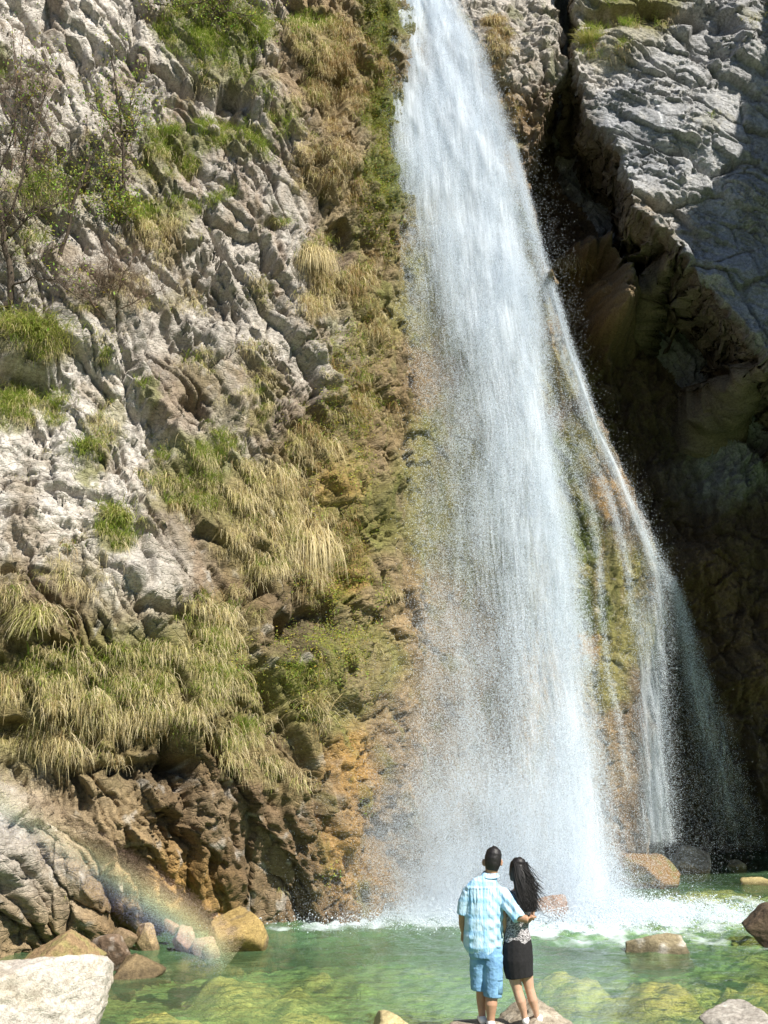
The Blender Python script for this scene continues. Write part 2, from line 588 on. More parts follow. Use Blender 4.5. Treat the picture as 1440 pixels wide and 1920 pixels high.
cleft = sstep(0.20, 0.36, fbm2(uL * 0.62, vL * 1.9, 4, 461, 0.55)) * (0.4 + 0.6 * ROUGH)
sharp = rockL * (1 - Z_bed) + bed * Z_bed - 0.42 * cleft * (1 - .6 * Z_bed)
cleft_v = sstep(0.22, 0.42, fbm2(xl * 1.9 + 3, zl * 0.75, 4, 451))
tuf = 0.26 * drip + 0.14 * drip2 + 0.6 * lumps + 0.4 * rockL - 0.85 * cleft_v
sheet = 0.16 * drip + 0.08 * drip2 + 0.3 * lumps
DF = sharp * (1 - Z_tufa) + tuf * Z_tufa
DF = DF * (1 - 0.15 * Z_low) + 0.2 * lumps * Z_low
wet = np.clip(Z_fall + Z_rib, 0, 1)
DF = DF * (1 - wet) + sheet * wet
DF = DF * (1 - Z_crag) + (0.8 * lumps + 0.7 * rockR) * Z_crag
D0 = D + 0.035 * fine * (1 - 0.5 * wet) + 0.25 * WARPA * (1 - wet)
gx = np.clip(np.gradient(YF, XS, axis=1), -1.2, 1.2)
gz = np.clip(np.gradient(YF, ZS, axis=0), -0.9, 0.9)
nl = np.sqrt(1 + gx * gx + gz * gz)


def place(D, Y, tilt):
    P = np.stack([GX + tilt * D * gx / nl, Y - D / (nl if tilt else 1.0), GZ + tilt * D * gz / nl], -1)
    n = np.cross(np.gradient(P, axis=1), np.gradient(P, axis=0))
    return P, n / (np.linalg.norm(n, axis=-1, keepdims=True) + 1e-9)


P_F, N_F = place(D0 + DF, YF, 1.0)
P_U, N_U = place(D0 + rockR * 0.95, YU, 0.0)
P_B, N_B = place(D0 + 0.8 * rockL + 0.8 * lumps + 0.1 * drip, YB, 0.0)
P3 = np.where(inF[..., None], P_F, np.where(inU[..., None], P_U, P_B))
NRM = np.where(inF[..., None], N_F, np.where(inU[..., None], N_U, N_B))
SX, SY, SZ = P3[..., 0], P3[..., 1], P3[..., 2]
PX, PY = project(SX, SY, SZ)

# ------------------------------------------------------------------ rock colours (the stone's own, with recess shade mixed into DARKB)
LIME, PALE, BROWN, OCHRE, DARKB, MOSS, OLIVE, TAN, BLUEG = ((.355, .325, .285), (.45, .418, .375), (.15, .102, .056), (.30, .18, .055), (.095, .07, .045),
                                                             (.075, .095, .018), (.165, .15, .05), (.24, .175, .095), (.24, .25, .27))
CTRL = [(100, 60, 180, PALE), (330, 180, 120, LIME), (100, 330, 150, LIME), (200, 500, 120, LIME), (400, 380, 140, LIME), (520, 480, 110, LIME), (500, 320, 60, LIME),
        (620, 330, 60, TAN), (640, 120, 80, TAN), (650, 460, 60, BROWN), (430, 620, 110, LIME), (560, 680, 70, LIME), (340, 740, 60, BROWN), (540, 790, 80, BROWN), (150, 800, 130, PALE), (60, 940, 120, PALE),
        (210, 900, 70, PALE), (280, 1060, 90, PALE), (450, 800, 90, LIME), (330, 1000, 60, BROWN), (420, 950, 80, OLIVE), (560, 950, 100, OLIVE), (430, 1100, 90, BROWN), (100, 1150, 80, BROWN),
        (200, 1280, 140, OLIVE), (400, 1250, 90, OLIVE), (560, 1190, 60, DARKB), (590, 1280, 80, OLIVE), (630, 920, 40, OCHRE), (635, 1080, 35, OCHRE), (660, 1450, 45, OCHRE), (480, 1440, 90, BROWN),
        (260, 1440, 60, DARKB), (200, 1520, 70, TAN), (120, 1500, 60, TAN), (60, 1600, 100, LIME), (180, 1620, 100, TAN), (350, 1500, 80, BROWN), (300, 1680, 90, OCHRE), (380, 1690, 60, OCHRE), (560, 1560, 90, BROWN),
        (660, 1600, 60, OCHRE), (480, 1640, 80, BROWN), (60, 1750, 90, TAN), (240, 1760, 90, BROWN), (550, 1700, 60, BROWN), (712, 200, 36, MOSS), (715, 60, 36, MOSS), (700, 330, 36, MOSS), (690, 420, 22, MOSS),
        (735, 260, 24, OLIVE), (720, 480, 40, (.19, .135, .07)), (690, 600, 50, OLIVE), (740, 700, 50, (.19, .135, .07)), (720, 850, 40, (.20, .14, .075)), (700, 950, 45, OLIVE), (720, 1100, 40, (.19, .14, .075)), (700, 1250, 45, OLIVE), (760, 1400, 60, (.20, .145, .08)), (720, 1550, 50, (.20, .145, .08)),
        (800, 900, 70, OLIVE), (830, 1200, 70, TAN), (850, 1500, 80, TAN), (850, 500, 80, OLIVE), (950, 1000, 80, OLIVE), (1000, 1400, 80, TAN),
        (975, 420, 20, MOSS), (1005, 560, 26, OLIVE), (1025, 700, 26, OLIVE), (1050, 860, 28, MOSS), (1085, 1000, 28, MOSS), (1105, 1150, 26, MOSS), (1110, 1220, 18, OCHRE), (1135, 1290, 26, OLIVE), (1145, 1430, 30, TAN), (1160, 1540, 30, BROWN),
        (1070, 700, 30, OLIVE), (1110, 830, 30, OLIVE), (1160, 920, 22, OCHRE), (1140, 1050, 24, OLIVE), (1200, 1050, 30, OLIVE), (1180, 1200, 40, OLIVE), (1200, 1400, 40, BROWN),
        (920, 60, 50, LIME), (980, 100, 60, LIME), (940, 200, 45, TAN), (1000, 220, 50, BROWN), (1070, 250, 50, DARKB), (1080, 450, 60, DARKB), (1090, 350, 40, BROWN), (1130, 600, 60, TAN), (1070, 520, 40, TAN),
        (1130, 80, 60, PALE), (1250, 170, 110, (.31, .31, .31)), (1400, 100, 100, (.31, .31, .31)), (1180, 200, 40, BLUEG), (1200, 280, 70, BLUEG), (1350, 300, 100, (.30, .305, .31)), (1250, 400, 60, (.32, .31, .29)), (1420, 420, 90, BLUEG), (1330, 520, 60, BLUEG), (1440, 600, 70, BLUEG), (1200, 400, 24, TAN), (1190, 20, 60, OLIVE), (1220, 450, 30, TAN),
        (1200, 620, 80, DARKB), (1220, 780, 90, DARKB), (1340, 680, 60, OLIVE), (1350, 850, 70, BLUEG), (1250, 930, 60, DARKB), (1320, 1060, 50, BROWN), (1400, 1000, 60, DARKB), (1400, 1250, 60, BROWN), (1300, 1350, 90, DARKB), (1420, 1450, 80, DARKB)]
qx, qy = PX + 45 * WARPA + 20 * fbm2(GX * 4, GZ * 4, 3, 501), PY + 45 * WARPB + 20 * fbm2(GX * 4 + 9, GZ * 4, 3, 531)
acc = np.zeros(GX.shape + (3,))
wsum = np.full(GX.shape, 1e-6)
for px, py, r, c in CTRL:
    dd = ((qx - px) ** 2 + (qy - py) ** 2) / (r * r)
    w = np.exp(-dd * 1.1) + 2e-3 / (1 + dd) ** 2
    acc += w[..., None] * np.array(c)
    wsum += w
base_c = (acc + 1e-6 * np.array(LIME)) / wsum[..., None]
# bed by bed, stain by stain
_, e1, r1 = facets(uL, vL, 1.1, 0.42, 21)
_, e2, r2 = facets(uL, vL, 0.48, 0.19, 31)
base_c = base_c * (0.78 + 0.26 * r1 + 0.22 * r2)[..., None]
streak = sstep(0.12, 0.45, fbm2(xl * 1.8, zl * 0.22, 4, 601)) * Z_left * (1 - Z_low)
stain = sstep(0.02, 0.36, fbm2(xl * 0.8 + 4, zl * 0.8, 5, 631))
lich = sstep(0.22, 0.4, fbm2(xl * 3, zl * 3, 4, 661))
base_c = base_c * (1 - 0.6 * (stain * mF)[..., None]) + 0.6 * (stain * mF)[..., None] * np.array((.20, .15, .09))
base_c = base_c * (1 - 0.45 * streak[..., None]) + 0.45 * streak[..., None] * np.array((.20, .13, .075))
lw = 0.38 * lich * np.clip(Z_left + Z_butt + 0.5 * Z_low, 0, 1)
base_c = base_c * (1 - lw[..., None]) + lw[..., None] * np.array((.52, .50, .46))
mossn = sstep(0.05, 0.4, fbm2(xl * 2.2, zl * 0.9, 4, 691)) * np.clip(Z_tufa, 0, 1) * 0.55
base_c = base_c * (1 - mossn[..., None]) + mossn[..., None] * np.array((.11, .125, .025))
lime_streak = sstep(0.2, 0.5, fbm2(xl * 3.2, zl * 0.35, 4, 711)) * np.exp(-(((PX - 1215) / 45) ** 2 + ((PY - 230) / 110) ** 2)) * Z_butt
base_c = base_c * (1 - lime_streak[..., None]) + lime_streak[..., None] * np.array((.70, .72, .74))

# ------------------------------------------------------------------ grass cover map, used for soil colour and tufts
GRASS = [  # px, py, rx, ry, share of green, weight
    (400, 55, 115, 70, .85, 1), (430, 150, 90, 40, .7, .9), (580, 60, 50, 45, .5, .9), (600, 110, 45, 70, .15, 1), (640, 140, 60, 120, .05, .9), (340, 265, 85, 35, .8, 1), (310, 315, 75, 40, .6, .8),
    (460, 260, 55, 40, .7, .9), (545, 220, 30, 35, .6, .8), (300, 395, 85, 34, .7, 1), (300, 450, 80, 40, .12, 1), (420, 360, 30, 20, .9, .9), (505, 412, 32, 11, .7, 1), (600, 300, 55, 60, .05, .9), (640, 380, 50, 90, .1, .8),
    (590, 520, 26, 85, .15, 1), (620, 550, 40, 60, .1, .8), (680, 570, 32, 100, .15, .8), (60, 640, 80, 60, .55, 1.1), (20, 760, 45, 50, .7, 1), (100, 760, 34, 45, .8, .9), (195, 680, 22, 22, .8, 1), (210, 545, 80, 50, .05, .7),
    (350, 560, 45, 34, .3, .7), (490, 565, 35, 40, .3, .8), (200, 800, 36, 55, .5, .8), (160, 870, 30, 50, .75, 1), (375, 850, 95, 55, .75, .9), (340, 910, 80, 60, .5, .9), (480, 930, 85, 65, .25, 1), (560, 880, 60, 80, .1, .9),
    (500, 1030, 95, 75, .2, 1), (580, 1060, 42, 120, .03, 1.1), (225, 990, 42, 42, .7, 1), (150, 1060, 55, 60, .2, .7), (65, 1200, 42, 60, .35, 1), (20, 1120, 45, 70, .15, .9), (130, 1280, 140, 70, .45, 1.1), (260, 1275, 120, 90, .45, 1.05),
    (380, 1230, 90, 95, .5, .9), (410, 1160, 80, 60, .25, 1), (180, 1370, 120, 50, .08, 1.2), (40, 1330, 70, 60, .2, 1.1), (335, 1350, 110, 55, .15, 1.1), (450, 1340, 60, 70, .5, .7), (560, 1280, 80, 60, .8, .5), (575, 1370, 40, 40, .1, .8),
    (470, 1420, 55, 50, .2, .8), (640, 980, 50, 60, .2, .7), (650, 760, 50, 100, .25, .7), (480, 680, 40, 60, .3, .6), (280, 740, 22, 32, .8, .9), (500, 765, 24, 45, .4, .9), (590, 830, 40, 40, .2, .7), (0, 130, 34, 44, .8, 1), (90, 370, 60, 50, .8, .6),
    (20, 1440, 40, 50, .2, .8), (540, 1450, 60, 60, .2, .6), (1140, 95, 50, 40, .5, .6), (1100, 70, 30, 30, .7, .6), (930, 60, 26, 24, .05, .9), (925, 110, 30, 34, .05, .9), (1080, 515, 55, 26, .05, .9), (1330, 230, 40, 20, .5, .4), (1190, 20, 90, 24, .7, .8), (1440, 20, 60, 20, .6, .5),
    (700, 500, 30, 120, .2, .5), (720, 700, 40, 120, .15, .5), (700, 1150, 60, 120, .2, .4), (940, 190, 50, 60, .05, .6), (380, 700, 60, 60, .3, .35), (430, 780, 50, 40, .4, .5), (30, 420, 60, 90, .6, .5), (150, 330, 90, 90, .5, .35), (620, 1250, 40, 60, .6, .5)]
gw = np.zeros_like(GX)
gg = np.zeros_like(GX)
for px, py, rx, ry, g, w in GRASS:
    d = ((qx - px) / rx) ** 2 + ((qy - py) / ry) ** 2
    k = w * sstep(1.35, 0.35, d)
    gw += k
    gg += k * g
gg /= gw + 1e-6
gw = np.clip(gw, 0, 1.3)
soil = np.stack([.21 - .07 * gg, .155 + .005 * gg, .075 - .035 * gg], -1)
sw = (0.75 * np.clip(gw, 0, 1) * sstep(-0.3, 0.1, fbm2(xl * 3, zl * 2, 3, 721) + 0.3))[..., None]
base_c = base_c * (1 - sw) + sw * soil
base_c = base_c * (1 + 0.16 * fbm2(GX * 9, GZ * 9, 3, 741))[..., None]
BASE_C = np.clip(base_c, 0.01, 0.85)

idx = np.arange(NX * NZ).reshape(NZ, NX)
quads = np.stack([idx[:-1, :-1], idx[:-1, 1:], idx[1:, 1:], idx[1:, :-1]], -1).reshape(-1, 4)
PF, CF = P3.reshape(-1, 3), BASE_C.reshape(-1, 3)


def qmax(m):
    return (m[:-1, :-1] & m[:-1, 1:] & m[1:, 1:] & m[1:, :-1]).ravel()


ribq = (Z_rib > np.maximum(Z_front - np.maximum(Z_rib, Z_crag), Z_crag))[:-1, :-1].ravel()
cragq = (Z_crag > 0.5)[:-1, :-1].ravel()
qF, qU = qmax(inF), qmax(inU & ~inF)
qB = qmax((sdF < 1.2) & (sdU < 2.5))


WETF = (np.clip(Z_tufa * 0.7 + Z_fall + Z_rib, 0, 1) * sstep(-.25, .2, fbm2(GX * 1.6, GZ * .8, 3, 771))).ravel()


def rock_sheet(nm, lab, sel, P, skirt=0.0, sd=None, under=0.0):
    f = quads[sel]
    P = P.reshape(-1, 3)
    used = np.unique(f)
    remap = np.full(NX * NZ, -1, np.int64)
    remap[used] = np.arange(len(used))
    V, F, C = P[used], remap[f], CF[used]
    if skirt:
        # the flank: every free edge of the sheet runs back into the gorge, undercut and broken
        e = np.concatenate([np.stack([f[:, i], f[:, (i + 1) % 4]], 1) for i in range(4)])
        key = np.sort(e, 1)
        key = key[:, 0] * (NX * NZ) + key[:, 1]
        _, first, cnt = np.unique(key, return_index=True, return_counts=True)
        be = e[first[cnt == 1]]
        bsd = sd.ravel()
        be = be[(np.abs(bsd[be[:, 0]]) < 0.25) & (np.abs(bsd[be[:, 1]]) < 0.25)]
        bv = np.unique(be)
        k_of = np.full(NX * NZ, -1, np.int64)
        k_of[bv] = np.arange(len(bv))
        K = int(skirt / 0.06)
        gxs = np.gradient(sd, XS, axis=1).ravel()[bv]
        gzs = np.gradient(sd, ZS, axis=0).ravel()[bv]
        gl = np.sqrt(gxs ** 2 + gzs ** 2) + 1e-6
        gd = np.stack([np.clip(gxs / gl, -1, 1), np.zeros(len(bv)), np.clip(gzs / gl, -1, 1)], -1)
        step = np.linspace(0, skirt, K + 1)[1:]
        rim = P[bv]
        SV = rim[None] + step[:, None, None] * np.array((0, 1, 0)) + (under * step)[:, None, None] * gd[None]
        flat = SV.reshape(-1, 3)
        amp = np.repeat(np.clip(step / 0.5, 0, 1), len(bv))[:, None]
        vn = np.stack([fbm3(flat, 0.8, 4, 811 + 20 * k, 0.6) for k in range(3)], -1)
        rdg = 1 - 2 * np.abs(fbm3(flat, 2.0, 3, 881, 0.6))
        flat = flat + amp * (vn * 0.55 + 0.12 * rdg[:, None] * np.repeat(-gd[None], K, 0).reshape(-1, 3))
        n0 = len(V)
        cs = np.repeat(CF[bv][None], K, 0).reshape(-1, 3)
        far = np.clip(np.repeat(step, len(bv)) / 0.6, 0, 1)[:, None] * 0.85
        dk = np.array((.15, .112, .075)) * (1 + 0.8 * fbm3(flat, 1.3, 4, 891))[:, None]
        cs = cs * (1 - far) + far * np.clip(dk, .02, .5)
        rows = np.concatenate([remap[bv][None], n0 + np.arange(K * len(bv)).reshape(K, len(bv))])
        a, b_ = k_of[be[:, 0]], k_of[be[:, 1]]
        SF = np.stack([rows[:-1][:, b_], rows[:-1][:, a], rows[1:][:, a], rows[1:][:, b_]], -1).reshape(-1, 4)
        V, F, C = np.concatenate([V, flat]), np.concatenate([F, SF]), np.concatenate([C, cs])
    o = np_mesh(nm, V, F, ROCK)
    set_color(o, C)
    wv_ = np.zeros(len(V))
    wv_[:len(used)] = WETF[used]
    set_float(o, wv_, 'wet')
    return tag(o, lab, 'cliff', kind='structure')


rock_sheet('cliff', 'tall grassy limestone cliff rising from the pool beside the waterfall', qF & ~ribq & ~cragq, P_F)
rock_sheet('rock_rib', 'mossy rock rib with thin water films between the main fall and the cave', qF & ribq & ~cragq, P_F, 4.5, sdF, 0.05)
rock_sheet('rock_crag', 'brown weathered crag beside the lip of the waterfall', qF & cragq, P_F, 4.5, sdF, 0.05)
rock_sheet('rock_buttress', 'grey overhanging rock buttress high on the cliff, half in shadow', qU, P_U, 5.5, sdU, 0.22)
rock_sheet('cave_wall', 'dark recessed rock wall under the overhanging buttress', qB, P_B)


def cliff_at(px, py):
    """Nearest point of the displaced cliff to a picture direction: (point, normal)."""
    s = 4
    d = (PX[::s, ::s] - px) ** 2 + (PY[::s, ::s] - py) ** 2 + (SY[::s, ::s] - 20) * 2
    j, i = np.unravel_index(np.argmin(d), d.shape)
    return Vector(P3[j * s, i * s]), Vector(NRM[j * s, i * s])

# ------------------------------------------------------------------ pool bed, pool water
def grid_xy(x0, x1, y0, y1, step):
    xs, ys = np.arange(x0, x1 + step, step), np.arange(y0, y1 + step, step)
    X, Y = np.meshgrid(xs, ys)
    n, m = X.shape
    i = np.arange(n * m).reshape(n, m)
    F = np.stack([i[:-1, :-1], i[:-1, 1:], i[1:, 1:], i[1:, :-1]], -1).reshape(-1, 4)
    return X, Y, F


BX, BY, BF = grid_xy(-13, 17, -3, 37, 0.09)
bpx, bpy_ = project(BX + 0.5 * fbm2(BX * .9, BY * .7, 3, 981), np.maximum(BY + 0.9 * fbm2(BX * .8 + 7, BY * .8, 4, 983), 3), np.zeros_like(BX))
shal = np.zeros_like(BX)           # shallow, stony places
for px, py, rx, ry, w in [(560, 1850, 90, 30, .8), (540, 1800, 60, 16, .5), (330, 1880, 150, 40, .75), (230, 1900, 60, 40, .9), (440, 1790, 60, 25, .9), (300, 1850, 110, 18, .9), (800, 1915, 110, 26, 1), (700, 1850, 40, 14, .3), (760, 1890, 70, 20, .6),
                          (1090, 1785, 90, 14, .8), (1230, 1800, 80, 24, 1), (1240, 1850, 70, 16, .85), (1360, 1840, 80, 20, .8), (1180, 1895, 150, 22, .85), (1330, 1880, 110, 30, 1), (1420, 1830, 60, 60, .9), (1340, 1650, 110, 20, .9),
                          (1400, 1620, 60, 12, .9), (1300, 1640, 60, 16, .8), (1400, 1680, 60, 14, .5), (600, 1755, 40, 8, .5), (620, 1880, 30, 10, .5), (1080, 1860, 50, 12, .5), (1040, 1900, 120, 18, .8), (1320, 1780, 60, 16, .5)]:
    d = ((bpx - px) / rx) ** 2 + ((bpy_ - py) / ry) ** 2
    shal = np.maximum(shal, w * np.exp(-d * 0.8))
nz = fbm2(BX * 0.8, BY * 0.8, 4, 901)
stones, se, sr = facets(BX + .15 * nz, BY, 0.7, 0.6, 903, 0.8)
stones2, se2, sr2 = facets(BX, BY, 0.28, 0.26, 907, 0.8)
depth = 0.85 - 0.42 * sstep(0.05, 0.85, shal + 0.35 * nz) + 0.10 * fbm2(BX * 2, BY * 2, 3, 977)
depth = depth - 0.05 * (stones * 0.5 + .5) * sstep(0, .2, se) - 0.05 * stones2 * sstep(0, .15, se2)
depth = np.maximum(depth, 0.05)
depth = np.where(BY < 11, np.minimum(depth, depth * 0 + 0.4), depth)
y_c = np.array((.66, .53, .20))
g_c = np.array((.24, .34, .14))
k = np.clip(shal * 1.25 + 0.55 * nz, 0, 1)[..., None]
bc = (g_c * (1 - k) + y_c * k) * (0.75 + 0.3 * sr + 0.2 * sr2)[..., None]
bed_o = np_mesh('pool_bed', np.stack([BX, BY, -depth], -1).reshape(-1, 3), BF, ROCK)
set_color(bed_o, bc.reshape(-1, 3))
tag(bed_o, 'stony yellow green bed seen through the clear pool water', 'pool bed', kind='structure')

WX, WY, WF = grid_xy(-12, 16.5, 9, 36.5, 0.055)
foam_c = on_water(1010, 1722)
wpx, wpy = project(WX, WY, np.zeros_like(WX))
rad = np.hypot(WX - foam_c.x, (WY - foam_c.y))
chop = sstep(9, 1.5, rad)
wz = 0.022 * fbm2(WX * 1.6, WY * 1.1, 3, 921) + 0.012 * fbm2(WX * 4.5, WY * 3.5, 3, 931) + chop * 0.05 * fbm2(WX * 3.2, WY * 2.4, 3, 941)
foam = np.zeros_like(WX)
for px, py, rx, ry, w in [(1080, 1712, 210, 26, 1.25), (1260, 1712, 230, 26, .95), (1190, 1740, 210, 22, .8), (830, 1722, 170, 15, 1.2), (640, 1732, 130, 8, 1.15), (560, 1743, 70, 5, .7), (1020, 1745, 170, 22, .62), (1400, 1690, 90, 16, .35),
                          (1330, 1765, 90, 9, .45), (1120, 1768, 90, 8, .4), (1180, 1655, 60, 10, .6), (1390, 1590, 60, 6, .4), (1425, 1778, 50, 9, .5), (820, 1860, 14, 3, .0)]:
    d = ((wpx - px) / rx) ** 2 + ((wpy - py) / ry) ** 2
    foam += w * np.exp(-d * 1.1)
fn = fbm2(WX * 2.2 + 2, WY * 1.3, 5, 951)
foam_v = np.clip(foam * (0.6 + 1.2 * fn), 0, 0.95)
wz = wz + 0.10 * np.clip(foam, 0, 1) * fbm2(WX * 4, WY * 4, 3, 961)
m, nt, b = new_mat('pool_water')
out = nt.nodes['Material Output']
tr = N(nt, 'ShaderNodeBsdfTransparent')
tr.inputs[0].default_value = (.90, .96, .78, 1)
df = N(nt, 'ShaderNodeBsdfDiffuse')
df.inputs[0].default_value = (.22, .43, .21, 1)
gl = N(nt, 'ShaderNodeBsdfGlossy')
gl.inputs['Roughness'].default_value = 0.06
fr = N(nt, 'ShaderNodeFresnel')
fr.inputs[0].default_value = 1.33
bn = N(nt, 'ShaderNodeBump')
wn1 = noise_node(nt, 3.2, 5, 0.6, stretch=(0.6, 1.3, 1))
bn.inputs['Strength'].default_value = 0.7
bn.inputs['Distance'].default_value = 0.05
nt.links.new(wn1.outputs[0], bn.inputs['Height'])
for q in (gl, fr, df):
    nt.links.new(bn.outputs[0], q.inputs['Normal'])
mx1 = N(nt, 'ShaderNodeMixShader')
dens = N(nt, 'ShaderNodeAttribute', attribute_name='milk')
nt.links.new(dens.outputs[2], mx1.inputs[0])
nt.links.new(tr.outputs[0], mx1.inputs[1])
nt.links.new(df.outputs[0], mx1.inputs[2])
mx2 = N(nt, 'ShaderNodeMixShader')
nt.links.new(fr.outputs[0], mx2.inputs[0])
nt.links.new(mx1.outputs[0], mx2.inputs[1])
nt.links.new(gl.outputs[0], mx2.inputs[2])
fd = N(nt, 'ShaderNodeBsdfDiffuse')
fd.inputs[0].default_value = (.58, .64, .67, 1)
mx3 = N(nt, 'ShaderNodeMixShader')
fa = N(nt, 'ShaderNodeAttribute', attribute_name='foam')
fnz = noise_node(nt, 7, 6, 0.75, stretch=(0.7, 1.2, 1))
sub = N(nt, 'ShaderNodeMath', operation='SUBTRACT')
nt.links.new(fa.outputs[2], sub.inputs[0])
nt.links.new(fnz.outputs[0], sub.inputs[1])
mr = N(nt, 'ShaderNodeMapRange')
mr.inputs[1].default_value, mr.inputs[2].default_value = -0.22, 0.55
nt.links.new(sub.outputs[0], mr.inputs[0])
nt.links.new(mr.outputs[0], mx3.inputs[0])
nt.links.new(mx2.outputs[0], mx3.inputs[1])
nt.links.new(fd.outputs[0], mx3.inputs[2])
nt.links.new(mx3.outputs[0], out.inputs['Surface'])
water = np_mesh('pool_water', np.stack([WX, WY, wz], -1).reshape(-1, 3), WF, m, smooth=True)
set_float(water, foam_v.ravel(), 'foam')
milk = 0.31 + 0.24 * fbm2(WX * 0.5, WY * 0.35, 3, 971)
wsh = np.zeros_like(WX)
wsh = np.interp(np.clip(rad, 0, 12), [0, 4, 12], [0.25, 0.1, 0.0])
BXI = np.clip(((WX + 13) / 0.09).astype(int), 0, BX.shape[1] - 1)
BYI = np.clip(((WY + 3) / 0.09).astype(int), 0, BX.shape[0] - 1)
milk = np.clip((milk + wsh) * np.clip(depth[BYI, BXI] / 1.1, 0.2, 1.1), 0.08, 0.85)
set_float(water, milk.ravel(), 'milk')
tag(water, 'green clear pool water with white foam below the waterfall', 'pool', kind='structure')

# ------------------------------------------------------------------ droplets: real spheres on points
DROP, nt, b = new_mat('water_droplet')
b.inputs['Base Color'].default_value = (.75, .81, .87, 1)
b.inputs['Roughness'].default_value = 0.5
tl = N(nt, 'ShaderNodeBsdfTranslucent')
tl.inputs[0].default_value = (.75, .81, .87, 1)
mxs = N(nt, 'ShaderNodeMixShader')
mxs.inputs[0].default_value = 0.4
nt.links.new(b.outputs[0], mxs.inputs[1])
nt.links.new(tl.outputs[0], mxs.inputs[2])
nt.links.new(mxs.outputs[0], nt.nodes['Material Output'].inputs['Surface'])

ng = bpy.data.node_groups.new('droplets', 'GeometryNodeTree')
ng.interface.new_socket('Geometry', in_out='INPUT', socket_type='NodeSocketGeometry')
ng.interface.new_socket('Geometry', in_out='OUTPUT', socket_type='NodeSocketGeometry')
gi, go = ng.nodes.new('NodeGroupInput'), ng.nodes.new('NodeGroupOutput')
mp = ng.nodes.new('GeometryNodeMeshToPoints')
na = ng.nodes.new('GeometryNodeInputNamedAttribute')
na.data_type = 'FLOAT'
na.inputs['Name'].default_value = 'rad'
sm = ng.nodes.new('GeometryNodeSetMaterial')
sm.inputs['Material'].default_value = DROP
ng.links.new(gi.outputs[0], mp.inputs['Mesh'])
ng.links.new(na.outputs['Attribute'], mp.inputs['Radius'])
ng.links.new(mp.outputs[0], sm.inputs[0])
ng.links.new(sm.outputs[0], go.inputs[0])


def droplets(name, P, R, label, cat):
    me = bpy.data.meshes.new(name)
    P = np.ascontiguousarray(P, np.float32)
    me.vertices.add(len(P))
    me.vertices.foreach_set('co', P.ravel())
    o = bpy.data.objects.new(name, me)
    COL.objects.link(o)
    set_float(o, R, 'rad')
    me.materials.append(DROP)
    md = o.modifiers.new('droplets', 'NODES')
    md.node_group = ng
    return tag(o, label, cat, kind='stuff')


def flow(rows):
    """Two banks of a falling sheet through picture rows (py, left px, right px, Y) -> arrays along t."""
    L = np.array([at(l, py, Y) for py, l, r, Y in rows])
    R = np.array([at(r, py, Y) for py, l, r, Y in rows])
    seg = np.linalg.norm(np.diff((L + R) / 2, axis=0), axis=1)
    T = np.concatenate([[0], np.cumsum(seg)])
    return L, R, T


def flow_at(fl, t, s):
    L, R, T = fl
    l = np.stack([np.interp(t, T, L[:, k]) for k in range(3)], -1)
    r = np.stack([np.interp(t, T, R[:, k]) for k in range(3)], -1)
    return l + (r - l) * s[..., None], np.linalg.norm(r - l, axis=-1)


def bilerp(table, t01, s):
    A = np.asarray(table, float)
    ft, fs = np.clip(t01, 0, 1) * (A.shape[0] - 1), np.clip(s, 0, 1) * (A.shape[1] - 1)
    i, j = np.minimum(ft.astype(int), A.shape[0] - 2), np.minimum(fs.astype(int), A.shape[1] - 2)
    ft, fs = ft - i, fs - j
    return (A[i, j] * (1 - fs) + A[i, j + 1] * fs) * (1 - ft) + (A[i + 1, j] * (1 - fs) + A[i + 1, j + 1] * fs) * ft


MAIN = flow([(-80, 708, 814, 28.0), (0, 712, 850, 27.6), (100, 700, 900, 27.0), (250, 716, 948, 26.4), (400, 724, 980, 26.0), (600, 738, 1010, 25.4), (800, 762, 1038, 24.8), (1000, 758, 1066, 24.2),
             (1200, 766, 1094, 23.6), (1400, 785, 1116, 23.0), (1600, 790, 1150, 22.3), (1712, 770, 1180, 21.7)])
DENS = [(1.3, 1.5, 1.6, 1.5, 1.2), (1.1, 1.6, 1.5, 1.5, 1.1), (.9, 1.6, 1.25, 1.3, .9), (.8, 1.5, 1.2, 1.4, 1.0), (.55, 1.3, 1.1, 1.4, 1.2), (.40, .95, 1.1, 1.4, 1.3), (.18, .50, .95, 1.35, 1.5), (.12, .30, .75, 1.1, 1.6),
        (.12, .28, .70, 1.0, 1.7), (.14, .42, .75, 1.0, 1.7), (.16, .50, .55, .9, 1.6), (.2, .5, .55, .9, 1.5), (.35, .6, .75, 1.2, 1.5), (.6, .8, 1.0, 1.4, 1.4)]


